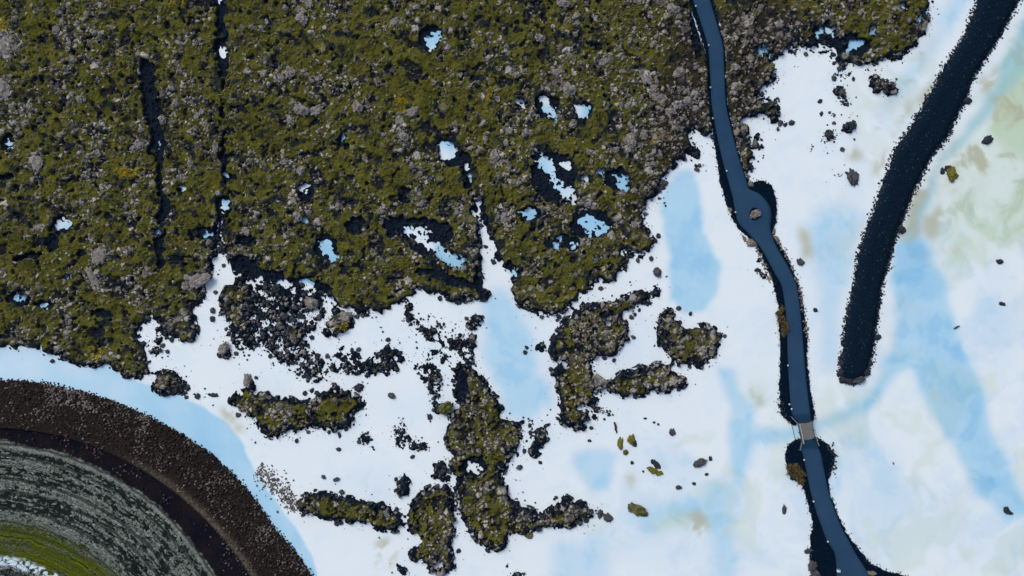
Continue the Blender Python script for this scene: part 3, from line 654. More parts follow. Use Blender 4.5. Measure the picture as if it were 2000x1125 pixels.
def strip(rows, name, z0=PZ):
    rows = smooth_rows(rows); nc = 13; V = []; At = []
    for y, l, r in rows:
        for k in range(nc):
            t = k/(nc-1); x = l + (r-l)*t
            crown = 0.05*(1-(2*t-1)**2)
            V.append(W(x, y, z0 + crown))
            e = max(0, 1 - min(t, 1-t)*7)
            mt = float(np.clip((y-807)/3, 0, 1)) if y < 840 else float(np.clip((878-y)/3, 0, 1))
            At.append((e, mt, 0, 1))
    n = len(V)
    for y, l, r in rows:
        V.append(W(l, y, -0.2)); V.append(W(r, y, -0.2))
    F = []
    for i in range(len(rows)-1):
        for k in range(nc-1):
            a = i*nc+k; F.append((a, a+nc, a+nc+1, a+1))
        F.append((i*nc, n+2*i, n+2*i+2, (i+1)*nc)); F.append((i*nc+nc-1, (i+1)*nc+nc-1, n+2*i+3, n+2*i+1))
    for i in (0, len(rows)-1):
        pass
    me = bpy.data.meshes.new(name); me.from_pydata(V, [], F); me.materials.append(MP)
    at = me.attributes.new('edge', 'FLOAT_COLOR', 'POINT'); At += [(1, 0, 0, 1)]*(len(V)-n)
    at.data.foreach_set('color', np.array(At, np.float32).ravel())
    for p in me.polygons: p.use_smooth = True
    o = bpy.data.objects.new(name, me); COL.objects.link(o); tag(o, kind='structure'); return o
strip(PATH, 'path'); strip(PATH2, 'path')

# ------------------------------------------------------------------ rocks
def chunk(seed, sub=2, rough=0.17, flat=0.7):
    r = np.random.default_rng(seed)
    bm = bmesh.new(); bmesh.ops.create_icosphere(bm, subdivisions=sub, radius=1)
    N = r.normal(size=(13, 3)); N /= np.linalg.norm(N, axis=1)[:, None]; D = 0.62 + 0.4*r.random(13)
    ph = r.random(6)*6
    for v in bm.verts:
        d = np.array(v.co); d /= np.linalg.norm(d)
        k = N @ d
        t = min([D[i]/k[i] for i in range(13) if k[i] > 0.2] + [1.15])
        t *= 1 + rough*(0.5*math.sin(d[0]*23+ph[4])*math.sin(d[1]*21+ph[5])*math.sin(d[2]*17) + math.sin(d[0]*7+ph[0])*math.sin(d[1]*8+ph[1]) + 0.7*math.sin(d[2]*13+ph[2]+d[0]*9) + 0.5*math.sin(d[1]*19+ph[3]))
        v.co = Vector(d*t) * 1.0
        v.co.z *= flat
    me = bpy.data.meshes.new('rock'); bm.to_mesh(me); bm.free(); return me
RM = {'grey': mat_rock('grey_lichen_rock'), 'dark': mat_rock('dark_wet_rock', wetness=0.72), 'black': mat_rock('blue_black_rock', wetness=0.90),
      'mossy': mat_rock('mossy_rock', moss=0.55), 'yellow': mat_rock('yellow_moss_rock', wetness=0.10, moss=0.9, yellow=1), 'pale': mat_rock('pale_brown_rock', brown=0.35)}
CH = {}
for mk, mm in RM.items():
    CH[mk] = []
    for i in range(4):
        me = chunk(100 + i + 10*list(RM).index(mk), 3); me.materials.append(mm); CH[mk].append(me)
rr = random.Random(3)
def height(px, py):
    i, j = int(round(py))+M0, int(round(px))+M0
    if 0 <= i < NY and 0 <= j < NX:
        if pathm[i, j]: return PZ + 0.05
        h = 0.0
        if keep[i, j]: h = max(h, float(Hl[i, j]))
        if cause[i, j] or verge[i, j]: h = max(h, float(max(Hc[i, j], Hv[i, j])))
        return h
    return 0
def boulder(px, py, rx_, ry_=None, mk='dark', label=None, group=None, rot=None, zs=None, z=None, name='boulder', cat='boulder'):
    ry_ = ry_ or rx_
    o = bpy.data.objects.new(name, rr.choice(CH[mk])); COL.objects.link(o)
    zr = (zs if zs is not None else min(rx_, ry_)*0.8)*S
    o.scale = (rx_*S*1.2, ry_*S*1.2, zr*1.1); o.rotation_euler = (0, 0, -math.radians(rot) if rot is not None else rr.uniform(0, 6.28))
    b = height(px, py) if z is None else z
    o.location = W(px, py, b + zr*0.25)
    tag(o, label, cat, group); return o
bm = bmesh.new(); ring = ell(1472.5, 418.5, 10.5, 12.5, 0, 28)
cv = bm.verts.new(W(1472.5, 418.5, PZ+.07)); vv = [bm.verts.new(W(x+rr.uniform(-.5,.5), y+rr.uniform(-.5,.5), PZ+.058)) for x, y in ring]
for i in range(28): bm.faces.new((cv, vv[(i+1) % 28], vv[i]))
bmesh.ops.recalc_face_normals(bm, faces=bm.faces)
me = bpy.data.meshes.new('gravel_island'); bm.to_mesh(me); me.materials.append(MV); o = bpy.data.objects.new('gravel_island', me); COL.objects.link(o); tag(o, kind='structure')
# single rocks, each with its own words
B_ = [
 (1473,418.5,7,9.5,'pale',"light brown boulder standing in the round island of the widened path",100),
 (1664,348,9,12,'dark',"dark oval boulder alone on the white flat between path and causeway",-5),
 (1928,275,8.5,6,'black',"dark angular boulder near the right edge beside the green water",-40),
 (1858,341,12,10,'yellow',"moss topped boulder in the pale green shallows right of the causeway",60),
 (1841,335,4,5.5,'black',"small black stone touching the left of the moss topped boulder",10),
 (1850,328,4,5,'black',"small black stone above the moss topped boulder",40),
 (1952,510.5,5.5,4,'black',"small dark stone in the white shallows at the right, halfway up the picture",20),
 (1888,196,8,6,'black',"dark blocky boulder leaning on the right side of the causeway near its bend",-15),
 (1760,447,7.5,7,'black',"dark round boulder at the right foot of the causeway",0),
 (1714,658,5,5,'black',"black stone sticking out of the causeway's right side near its end",15),
 (1958,594,6,3,'black',"small flat dark stone in the right hand white shallows",10),
 (1965,996,4.5,7,'black',"dark pointed rock near the bottom right corner",-45),
 (1972,1001,6,3,'black',"low dark rock fragment beside the pointed rock at bottom right",10),
 (1531,995,3.5,8,'dark',"slim upright dark rock left of the lower path",0),
 (1562,512,6.5,5,'dark',"dark rock on the white flat just right of the path's bend",20),
 (1593,606,4,3.5,'black',"small black stone right of the path above the middle stretch",0),
 (1284,531,7,7.5,'dark',"black rock in the white shallows left of the big blue pool",30),
 (1361,331,4.5,3.5,'dark',"little dark rock above the big blue pool",0),
 (1295,358,7,5,'dark',"dark rock at the lava edge left of the big blue pool's tip",0),
 (1245,997,17,9.5,'mossy',"long greenish boulder alone in the white water right of the bottom outcrop",25),
 (1312,844,5.5,5,'dark',"small dark stone above and left of the tilted boulder",40),
 (1366,903,11,6.5,'dark',"tilted dark oval boulder in the white water left of the narrow blue pool",-35),
 (1388,896,3.2,4,'black',"tiny black stone just right of the tilted oval boulder",0),
 (1325,952,5,3.5,'dark',"small dark stone low in the white water below the tilted boulder",20),
 (1355,945,3,2.4,'black',"tiny stone below and left of the tilted oval boulder",0),
 (1380,926,3,2.5,'black',"tiny stone directly below the tilted oval boulder",0),
 (1212,867,4.5,11,'yellow',"narrow upright moss streaked stone, leftmost of the mossy stones in the white water",8),
 (1232,857,6.5,8,'yellow',"roundish mossy stone right of the narrow upright one",0),
 (1238,865,4,6,'black',"blue black stone touching the lower right of the roundish mossy stone",-30),
 (1222,884,4.2,5,'mossy',"small dark mossy stone below the upright one",0),
 (1274,917,10,5,'yellow',"yellow green mossy stone, lower left one of the mossy pair",28),
 (1287,924,6,4.5,'yellow',"bright yellow moss hump at the right end of the mossy pair",20),
 (1283,907,8,5,'black',"blue black stone above the yellow mossy pair",35),
 (1276,902,4,4,'black',"small blue black stone at the upper left of the mossy pair",0),
 (1235,904,3,3,'black',"tiny black stone between the mossy stones and the mossy pair",0),
 (1256,921,1.8,1.8,'black',"black pebble left of the yellow mossy pair",0),
 (1260,817,2.6,1.8,'black',"tiny black stone, leftmost of three above the mossy stones",10),
 (1278,825,2.4,2,'black',"tiny black stone, middle of three above the mossy stones",-30),
 (1286,829,2.2,2,'black',"tiny black stone, rightmost of three above the mossy stones",10),
 (1152,861,3.5,2.4,'black',"small black stone below the hooked outcrop's foot",0),
 (661,878,4,3,'black',"small black stone in the white shallows above the low dark ridge",0),
 (632,931,3.5,3.5,'dark',"left of two dark stones in the white shallows above the low ridge",0),
 (657,936,5.5,3.5,'dark',"right of two dark stones in the white shallows above the low ridge",-30),
 (663,849,3,5,'black',"small upright black stone below the long left outcrop",0),
 (765,772,6,5,'dark',"dark stone alone right of the long left outcrop",0),
 (701,756,7,7,'black',"black rock just above the right end of the long left outcrop",0),
 (871,795,11,11,'mossy',"round moss capped knob at the left side of the largest outcrop",0),
 (441,680,8,9,'grey',"grey rock at the lower tip of the lava left of the white clearing",0),
 (485,745,8,11,'grey',"narrow upright grey rock at the left tip of the long outcrop",5),
 (611,592,9,12,'grey',"grey rounded rock left of the moss and yellow lichen hump",-30),
 (678,619,10,9,'grey',"pale speckled flat slab on top of the mossy hump with the yellow patch",30),
 (420,772,7,3.5,'black',"low black stone right of the broken shore rocks above the blue channel",0),
 (1171,745,12,11,'grey',"round grey boulder at the joint of the hooked outcrop's lower arm",0),
 (1172,1004,4.5,7,'dark',"small dark rock off the right tip of the bottom outcrop's arm",0),
 (1186,1011,8,6,'dark',"rounded dark rock farthest right of the bottom outcrop's arm",20),
 (1034,1046,7,6,'mossy',"mossy stone just below the bottom outcrop's arm",0),
 (12,175,20,32,'grey',"large pale rock slab at the left edge, lower of two",-15),
 (16,90,24,28,'grey',"large pale rock slab at the left edge, upper of two",20),
 (202,500,20,17,'grey',"broad grey slab in the moss on the left, upper of two",-30),
 (188,544,12,28,'grey',"long grey slab in the moss on the left, lower of two",-25),
 (392,548,30,17,'grey',"wide brownish grey slab at the end of the long straight fissure",-20),
 (783,240,12,20,'grey',"grey ridge rock left of the bright green patch in the moss",20),
 (808,222,14,16,'grey',"grey rock right of the bright green patch in the moss",30),
 (792,270,12,14,'grey',"grey rock below the bright green patch in the moss",0),
 (702,212,13,15,'grey',"pale boulder in the moss left of the ridge with the green patch",0),
 (593,218,12,10,'grey',"grey boulder in the moss, left one of a close pair",0),
 (622,218,11,8,'grey',"grey boulder in the moss, right one of a close pair",0),
 (275,285,14,13,'grey',"cluster like grey boulder left of the left fissure's lower end",0),
 (78,320,15,22,'grey',"rough grey boulder in the moss at the far left",-20),
 (425,290,7,18,'grey',"thin grey rock beside the long straight fissure",0),
 (967,308,12,16,'grey',"grey slab in the moss right of the small channel's head",20),
 (985,420,16,22,'grey',"large rough grey boulder right of the narrow white inlet",10),
 (1180,120,14,13,'grey',"grey boulder right of centre near the top in the stony moss",0),
 (1055,77,8,8,'grey',"pale rock near the top of the middle lava, among moss",0),
 (1112,178,10,11,'grey',"grey boulder in the moss above the right hand blue pocket",0),
 (1261,155,16,22,'grey',"broad pale boulder in the stony lava left of the path",-20),
 (1285,190,22,16,'grey',"wide flat pale boulder in the stony lava left of the path",10),
 (1308,220,10,7,'grey',"light triangular rock above the brown patch left of the path",-30),
 (1152,298,7,6,'grey',"round pale boulder between the blue pockets",0),
 (1232,280,12,18,'grey',"tall pale boulder left of the orange brown patch",20),
 (1100,12,16,12,'grey',"grey boulder at the very top edge of the middle lava",0),
 (1313,23,10,8,'grey',"pale boulder near the top edge close to the path",0),
 (1437,259,5,6,'pale',"rusty brown stone on the right rim of the path",0),
 (1467,474,7,6,'pale',"larger pale stone at the left rim of the path below the widening",10),
 (1454,466,2.5,5,'pale',"slim pale stone at the left rim of the path below the widening",-20),
 (1426,411,3.5,3.5,'pale',"white stone at the left rim opposite the path's island boulder",0),
 (1516,467,6.5,4.5,'pale',"large pale stone on the right rim where the widened path ends",30),
 (1511,453,3.5,5,'pale',"pale stone just above the large one on the right path rim",20),
 (1465,361,4.5,4.5,'pale',"brown stone where the widened path begins on its right side",0),
 (1578,1076,7,4.5,'dark',"purplish grey rock on the left rim of the lower path",-5),
 (1585,1105,7,8,'dark',"dark mauve rock on the left rim near the bottom edge",0),
 (1590,1121,7,8,'dark',"mauve rock at the bottom edge left of the path",20),
 (1702,1118,7,3.5,'pale',"brownish flat stone right of the path at the bottom edge",15),
 (1642,709,4.5,5,'black',"upper left rock of those ringing the causeway's end",0),
 (1641,726,5,5.5,'black',"left rock of those ringing the causeway's end",0),
 (1638,732,3.5,3,'black',"small black rock under the left rock at the causeway's end",0),
 (1646,743,6,5.5,'black',"lower left rock of those ringing the causeway's end",0),
 (1658,745,7,5.5,'black',"bottom rock of those ringing the causeway's end",0),
 (1675,740,9.5,6,'dark',"widest mauve rock at the bottom of the causeway's end",-20),
 (1691,727,6,5.5,'black',"lower right rock of those ringing the causeway's end",0),
 (1698,709,4,4.5,'black',"right rock of those ringing the causeway's end",0),
 (1524,241,4,5,'dark',"small dark rock at the right of the lava tip beside the path",0),
 (1545,240,5,4.5,'dark',"dark rock in the white flat beyond the lava tip by the path",0),
 (1643,180,6,6,'dark',"brown topped rock in the middle of the stone group below the top right lava",0),
 (1619,265,5.5,5,'black',"main rock of the left stone heap above the dark oval boulder",-20),
 (1661,246,6,5,'black',"main rock of the right stone heap above the dark oval boulder",10),
 (1604,222,2.6,4,'black',"small black stone between the stone group and the path side lava",0),
]
for px, py, a, b, mk, lab, rot in B_:
    if mk == 'grey' and max(a, b) > 12 and py < 700: a *= .62; b *= .62
    boulder(px, py, a, b, mk, lab, rot=rot, zs=min(a, b)*(0.35 if mk == 'grey' and max(a, b) > 12 and py < 700 else 0.8))
def wood(px, py, L, wd, ang, label):
    bm = bmesh.new(); n = 9; rings = []
    r0 = random.Random(int(px))
    for i in range(n):
        t = i/(n-1); x = (t-.5)*L*S; rad = wd*S*(0.35+0.65*math.sin(math.pi*min(1, .15+t*0.8)))
        off = r0.uniform(-.3, .3)*wd*S
        rings.append([bm.verts.new((x, off+rad*math.cos(k), 0.06+rad*0.6*math.sin(k)+rad*.4)) for k in [j*math.pi/3.5 for j in range(7)]])
    for i in range(n-1):
        for j in range(7): bm.faces.new((rings[i][j], rings[i][(j+1) % 7], rings[i+1][(j+1) % 7], rings[i+1][j]))
    bm.faces.new(rings[0]); bm.faces.new(rings[-1][::-1])
    me = bpy.data.meshes.new('lava_shard'); bm.to_mesh(me); me.materials.append(RM['black'])
    o = bpy.data.objects.new('lava_shard', me); COL.objects.link(o); o.location = W(px, py, 0); o.rotation_euler = (0, 0, math.radians(ang)); tag(o, label, 'rock')
wood(1202, 835, 22, 2.4, -78, "thin upright black shard in the white water above the mossy stones")
wood(1868, 639, 13, 1.7, 28, "thin slanting dark shard lying on the white flat at the far right")

# small stones at the causeway's rim, path rims and shore: nobody could count them
def low_chunk(seed):
    me = chunk(seed, 1, 0.05, 0.8); V = np.array([v.co[:] for v in me.vertices]); F = np.array([p.vertices[:] for p in me.polygons]); bpy.data.meshes.remove(me); return V, F
LC = [low_chunk(500+i) for i in range(8)]
def scatter(name, pts, mat, label, cat=None):
    VV, FF = [], []; off = 0; r = np.random.default_rng(len(pts)+17)
    for (px, py, rad) in pts:
        V, F = LC[r.integers(8)]
        a = r.random()*6.28; c, s_ = math.cos(a), math.sin(a)
        sc = np.array([rad*S*(0.7+.7*r.random()), rad*S*(0.7+.7*r.random()), rad*S*(0.6+.4*r.random())])
        v = V*sc; v = np.stack([v[:, 0]*c - v[:, 1]*s_, v[:, 0]*s_ + v[:, 1]*c, v[:, 2]], 1)
        VV.append(v + np.array(W(px, py, height(px, py) + rad*S*0.15))); FF.append(F + off); off += len(V)
    me = raw_mesh(name, np.concatenate(VV), np.concatenate(FF)); me.materials.append(mat)
    o = bpy.data.objects.new(name, me); COL.objects.link(o); tag(o, label, cat, kind='stuff'); return o
def along(poly, step, spread, closed=True):
    out = []; P = poly + ([poly[0]] if closed else [])
    for (ax, ay), (bx, by) in zip(P[:-1], P[1:]):
        L = math.hypot(bx-ax, by-ay)
        if L < 1e-6: continue
        for _ in range(max(1, int(L/step))):
            t = rr.random(); d = rr.gauss(0, spread); nx_, ny_ = (by-ay)/L, -(bx-ax)/L
            x, y = ax+(bx-ax)*t+nx_*d, ay+(by-ay)*t+ny_*d
            if -40 < x < 2040 and -40 < y < 1165: out.append((x, y))
    return out
pts = [(x, y, rr.uniform(0.9, 2.2)) for x, y in along(CAUSE, 0.8, 3.2)]
scatter('gravel', pts, RM['black'], "loose dark stones along the edges of the gravel causeway")
def offpath(x, y): return not pathm[int(np.clip(y+M0, 0, NY-1)), int(np.clip(x+M0, 0, NX-1))]
pts = [(x, y, rr.uniform(0.6, 1.5)) for P in VERGE for x, y in along(P, 2.0, 2.6) if offpath(x, y)]
scatter('gravel', pts, RM['black'], "scattered black pebbles along the path verges")
ST = [(1466,362),(1458,345),(1450,320),(1444,300),(1436,265)]; ST2 = [(1509,455),(1513,465),(1522,477),(1535,499),(1547,527),(1560,560),(1570,610),(1577,665)]
ST3 = [(1470,470),(1484,500),(1496,528),(1506,548)]; ST4 = [(1617,868),(1629,885),(1630,905),(1622,930)]
pts = [(x, y, rr.uniform(1.2, 2.8)) for P, st in ((ST, 1.2), (ST2, 2.2), (ST3, 1.6)) for x, y in along(P, st, 2.4, False) if offpath(x, y)]
scatter('gravel', pts, RM['pale'], "pale rim stones bordering the path below and above its widening")
pts = [(x, y, rr.uniform(0.8, 2.2)) for P in (ST4, [(1522,780),(1526,800),(1534,815)]) for x, y in along(P, 0.9, 4.0, False) if offpath(x, y)]
scatter('gravel', pts, RM['black'], "black stones spilling out beside the footbridge ends")
GB = [(500,917),(515,925),(530,942),(548,955),(560,970),(575,998)]
pts = [(x+rr.uniform(-4, 8), y, rr.uniform(0.9, 2.4)) for x, y in along(GB, 0.16, 9, False)]
scatter('gravel', pts[::2], RM['pale'], "pale grey rubble bank beside the blue channel")
scatter('gravel', pts[1::3], RM['dark'], "dark stones among the pale rubble bank")
pts = [(x, y, rr.uniform(0.9, 2.0)) for x, y in along([(612,1125),(565,1062),(530,1022),(500,977),(450,919),(400,877),(300,817),(200,777),(100,749),(0,742)], 1.3, 2.4, False)]
scatter('gravel', pts, RM['black'], "black stones along the waterline of the curved gravel slope")
# loose heaps of broken stones out on the flats
for cx, cy, a, b, rot_, n_, where in ((1643,182,13,12,0,26,"of the group below the top right lava"), (1650,199,15,6,25,16,"trailing below the group under the top right lava"), (1620,266,17,12,-30,34,"of the left heap above the dark oval boulder"),
        (1661,247,16,11,-10,32,"of the right heap above the dark oval boulder"), (1722,163,27,11,18,48,"on the elongated dark shoal"), (1640,340,14,4,-10,9,"left of the dark oval boulder"), (1640,146,16,5,10,10,"just below the top right lava edge"),
        (1586,290,4,9,10,7,"left of the two heaps"), (1625,222,8,5,0,9,"between the heaps and the group"), (713,856,15,13,0,26,"right of the long left outcrop"), (781,840,11,13,0,26,"round the mossy knob in the left white shallows"),
        (805,870,36,9,14,34,"strewn below the knob in the left white shallows"), (784,947,12,20,0,34,"of the black upright clump"), (1743,905,4,3,0,5,"alone in the white water of the lower right"), (1510,200,14,10,0,24,"at the lava tip right of the path"),
        (1512,150,10,16,0,22,"off the lava edge right of the path"), (1036,826,5,14,-20,20,"north of the slim clumps"), (1172,800,30,5,24,34,"trailing from the foot of the hooked outcrop"), (1262,590,18,9,25,20,"at the tip of the hooked outcrop"),
        (345,757,26,16,12,60,"on the shore above the blue channel"), (530,660,45,40,0,90,"in the white clearing's rubble"), (860,640,60,22,20,80,"in the broken band left of the blue inlet"), (850,760,16,45,0,60,"in the column left of the largest outcrop")):
    P_ = []
    for _ in range(n_):
        t = rr.uniform(0, 6.28); q = rr.random()**.6; ca, sa = math.cos(math.radians(rot_)), math.sin(math.radians(rot_))
        u, v = a*q*math.cos(t), b*q*math.sin(t)
        P_.append((cx+u*ca-v*sa, cy+u*sa+v*ca, rr.uniform(.8, 1.6)+(rr.random()**3)*2.6))
    scatter('rubble', P_, RM['black' if n_ % 3 else 'dark'], "black broken stones " + where, 'rubble')
# stones strewn in the white shallows around lava
bb = blur(np.maximum(sol, rub), 16); cand = []
while len(cand) < 2600:
    x, y = rr.uniform(0, 2000), rr.uniform(0, 1125); i, j = int(y)+M0, int(x)+M0
    if solw[i, j] or R[i, j] < Ro[i, j]+30 or cause[i, j] or verge[i, j] or pathm[i, j]: continue
    if chan[i, j] > .3 and rr.random() < 0.9: continue
    if rr.random() < 0.9*bb[i, j]**1.1 * (0.25 + (dens2[i, j] > .5)): cand.append((x, y, rr.uniform(0.5, 1.0) + (rr.random()**5)*3.2))
cand.sort(key=lambda c: -c[2])
for x, y, r_ in cand[:220]:
    where = ("right of the path" if x > 1530 else "between the hooked outcrop and the path" if x > 1180 else "round the blue inlet and the hooked outcrop" if x > 940 else
             "just west of the largest outcrop" if x > 700 else "round the long left outcrop" if y > 745 else "at the lower tip of the mossy hump and clearing" if x > 600 else "in the narrow part of the left white clearing" if y < 640 else "in the wide part of the left white clearing")
    boulder(x, y, r_*1.1, r_*rr.uniform(.8, 1.3), 'black' if rr.random() < .6 else 'dark', "small black lava stone " + where, "small black stones " + where, name='stone', cat='stone')
scatter('pebbles', cand[220:], RM['black'], "black pebbles strewn through the white shallows")
# grey boulders lying on the moss
n = 0
while n < 290:
    x, y = rr.uniform(5, 1800), rr.uniform(5, 720); i, j = int(y)+M0, int(x)+M0
    if B[i, j] < .97 or Bp[i, j] > .02 or Bv[i, j] > .02 or dark[i, j] > .3 or gry[i, j] < 0.45 or not keep[i, j]: continue
    q = rr.uniform(2.6, 5.0) + (rr.random()**4)*4
    mm = 'grey' if rr.random() < .8 else 'mossy'
    where = ("in the lava right of the path" if x > 1420 else "in stony lava left of the path" if x > 1240 else "in the moss round the blue pockets" if x > 980 else
             "above the narrow white inlet" if x > 700 else "right of the long straight fissure" if x > 440 else "between the two fissures" if x > 300 else "in the moss at the far left")
    where += ", upper part" if y < 300 else ", lower part"
    kd = "rough grey rock " if mm == 'grey' else "grey rock half covered in moss "
    boulder(x, y, q, q*rr.uniform(.7, 1.2), mm, kd + where, kd.replace('rock', 'rocks') + where, z=float(H[i, j]), name='lava_rock', cat='rock')
    n += 1

# ------------------------------------------------------------------ shrubs beside the path
def mat_leaf(name, a, b, c):
    s = NM(name, 0.9, 0.1); n = s.noise(3.0, 4, 0.7)
    return s.out(s.ramp(n, [(0.35, a), (0.5, b), (0.68, c)]))
LEAFB = mat_leaf('brown_heather', (0.022, 0.016, 0.010), (0.085, 0.065, 0.030), (0.19, 0.15, 0.07))
LEAFY = mat_leaf('yellow_leaves', (0.10, 0.085, 0.006), (0.26, 0.19, 0.010), (0.42, 0.30, 0.02))
LEAFG = mat_leaf('green_leaves', (0.03, 0.06, 0.006), (0.07, 0.13, 0.010), (0.12, 0.20, 0.02))
STEM = NM('stem_bark', 0.9).out((0.05, 0.035, 0.025))
def shrub(poly, label, mat, z, hgt, n, name='shrub', leaf=1.3):
    P = np.array(poly); c = P.mean(0); r = random.Random(int(c[0]))
    root = bpy.data.objects.new(name, None); COL.objects.link(root); root.location = W(c[0], c[1], z); tag(root, label, 'shrub')
    V, F = [], []; SV, SF = [], []
    rad = max(P[:, 0].max()-P[:, 0].min(), P[:, 1].max()-P[:, 1].min())/2
    clumps = []
    k = 0
    def inside(x, y):
        s_ = False
        for a in range(len(poly)):
            ax, ay = poly[a]; bx, by = poly[(a+1) % len(poly)]
            if (ay > y) != (by > y) and x < (bx-ax)*(y-ay)/(by-ay)+ax: s_ = not s_
        return s_
    while len(clumps) < max(6, int(n/45)):
        x, y = r.uniform(P[:, 0].min(), P[:, 0].max()), r.uniform(P[:, 1].min(), P[:, 1].max())
        if inside(x, y): clumps.append((x, y, hgt*r.uniform(.5, 1.0)))
    for x, y, h in clumps:
        bx, by = (x-c[0])*S, -(y-c[1])*S
        for _ in range(3):
            i0 = len(SV); ex, ey = bx+r.gauss(0, .12), by+r.gauss(0, .12); t = 0.02
            SV += [(bx*.8-t, by*.8, 0), (bx*.8+t, by*.8, 0), (bx*.8, by*.8+t, 0), (ex, ey, h)]
            SF += [(i0, i0+1, i0+3), (i0+1, i0+2, i0+3), (i0+2, i0, i0+3)]
        for _ in range(45):
            lx, ly, lz = bx+r.gauss(0, 2.0*S), by+r.gauss(0, 2.0*S), h*r.uniform(.45, 1.1)
            q = Matrix.Rotation(r.uniform(0, 6.28), 3, 'Z') @ Matrix.Rotation(r.gauss(0, .6), 3, 'X') @ Matrix.Rotation(r.gauss(0, .6), 3, 'Y')
            s_ = leaf*S*r.uniform(.5, 1.1); i0 = len(V)
            for a, b in ((-1, -.4), (1, -.5), (.9, .5), (-.8, .45)):
                p = q @ Vector((a*s_, b*s_, 0)); V.append((lx+p.x, ly+p.y, lz+p.z))
            F.append((i0, i0+1, i0+2, i0+3))
    for nm, v, f, m in (('foliage', V, F, mat), ('stems', SV, SF, STEM)):
        me = bpy.data.meshes.new(nm); me.from_pydata(v, [], f); me.materials.append(m)
        o = bpy.data.objects.new(nm, me); COL.objects.link(o); o.parent = root
shrub([(1517,600),(1526,600),(1529,615),(1537,635),(1536,658),(1529,660),(1522,640),(1516,620)], "brown and ochre shrub strip on the left verge of the middle path", LEAFB, .18, .5, 1500)
shrub([(1534,905),(1545,902),(1562,910),(1571,925),(1571,943),(1560,944),(1545,930),(1533,922)], "brown round shrub on the left verge just below the footbridge", LEAFB, .18, .6, 2000)
for px, py, a, b, m, lab in ((352,5,13,8,LEAFY,"yellow tufted plant at the top edge left of the long fissure"), (957,180,7,11,LEAFY,"yellow tufted plant in the moss right of the ridge rocks"),
        (785,199,10,6,LEAFY,"orange yellow tufted plant above the ridge rocks"), (795,229,9,9,LEAFG,"bright green cushion plant among the ridge rocks"),
        (672,638,9,8,LEAFY,"bright yellow plant on the edge of the mossy hump beside the white clearing"), (190,689,8,11,LEAFY,"yellow tufted plant above the blue channel at the left"),
        (255,335,22,6,LEAFY,"wide patch of yellow plants left of the short fissure")):
    i, j = int(py)+M0, int(px)+M0
    shrub(ell(px, py, a, b, 0, 10), lab, m, float(np.median(Hl[i-3:i+3, j-3:j+3]))-.05, .22, a*b*3, name='moss_plant', leaf=0.9)

# ------------------------------------------------------------------ footbridge
def box(bm, p0, p1, wd, z0, z1):
    a = Vector(p0); b = Vector(p1); d = (b-a).normalized(); nrm = Vector((-d.y, d.x))*wd/2
    c = [a+nrm, a-nrm, b-nrm, b+nrm]
    lo = [bm.verts.new((q.x, q.y, z0)) for q in c]; hi = [bm.verts.new((q.x, q.y, z1)) for q in c]
    bm.faces.new(lo[::-1]); bm.faces.new(hi)
    for i in range(4): bm.faces.new((lo[i], lo[(i+1) % 4], hi[(i+1) % 4], hi[i]))
def finish(bm, name, mat, parent, org, bev=0.0):
    bmesh.ops.recalc_face_normals(bm, faces=bm.faces)
    if bev: bmesh.ops.bevel(bm, geom=bm.edges[:], offset=bev, segments=1, affect='EDGES')
    bmesh.ops.translate(bm, verts=bm.verts, vec=-Vector(org))
    me = bpy.data.meshes.new(name); bm.to_mesh(me); bm.free(); me.materials.append(mat)
    o = bpy.data.objects.new(name, me); COL.objects.link(o)
    if parent: o.parent = parent
    else: o.location = org
    return o
s = NM('weathered_deck', 0.75); n = s.noise(2.0, 5, .7); 
MDECK = s.out(s.mix(s.rng(n, .3, .7), (0.115, 0.115, 0.112), (0.160, 0.158, 0.150)))
s = NM('galvanised_rail', 0.45, .5); n = s.noise(6, 3); MRAIL = s.out(s.mix(n, (0.33, 0.33, 0.32), (0.42, 0.42, 0.41)))
s = NM('grey_timber', 0.8); n = s.noise(4, 3); MTIM = s.out(s.mix(n, (0.14, 0.15, 0.16), (0.22, 0.23, 0.24)))
s = NM('dark_steel', 0.6); MSTEEL = s.out(s.mix(s.noise(5, 3), (0.03, 0.04, 0.05), (0.06, 0.07, 0.08)))
org = W(1574.5, 841.5, 0)
br = bpy.data.objects.new('footbridge', None); COL.objects.link(br); br.location = org
tag(br, "short grey footbridge with light handrails carrying the path over the blue channel", 'bridge')
def w2(px, py): return W(px, py)[:2]
TL, TR, BL, BR = (1559.2,829.5), (1583.4,823), (1565,860.2), (1590,853.4)
DZ = 0.34
bm = bmesh.new(); nP = 24
for i in range(nP):
    t0 = (i+0.02)/nP; t1 = (i+0.98)/nP; t = (t0+t1)/2
    a = (TL[0]+(BL[0]-TL[0])*t, TL[1]+(BL[1]-TL[1])*t); b = (TR[0]+(BR[0]-TR[0])*t, TR[1]+(BR[1]-TR[1])*t)
    box(bm, w2(*a), w2(*b), 31.2*S/nP*0.97, DZ-.06, DZ)
finish(bm, 'deck', MDECK, br, org)
for a, b, nm in ((TL, BL, 'beam'), (TR, BR, 'beam')):
    bm = bmesh.new(); box(bm, w2(*a), w2(*b), 0.14, -0.1, DZ-.065); finish(bm, nm, MSTEEL, br, org)
bm = bmesh.new()
for i in (0, 1):
    a, b = ((TL, TR), (BL, BR))[i]; box(bm, w2(*a), w2(*b), 0.25, -0.5, DZ-0.07)
finish(bm, 'abutment', MTIM, br, org)
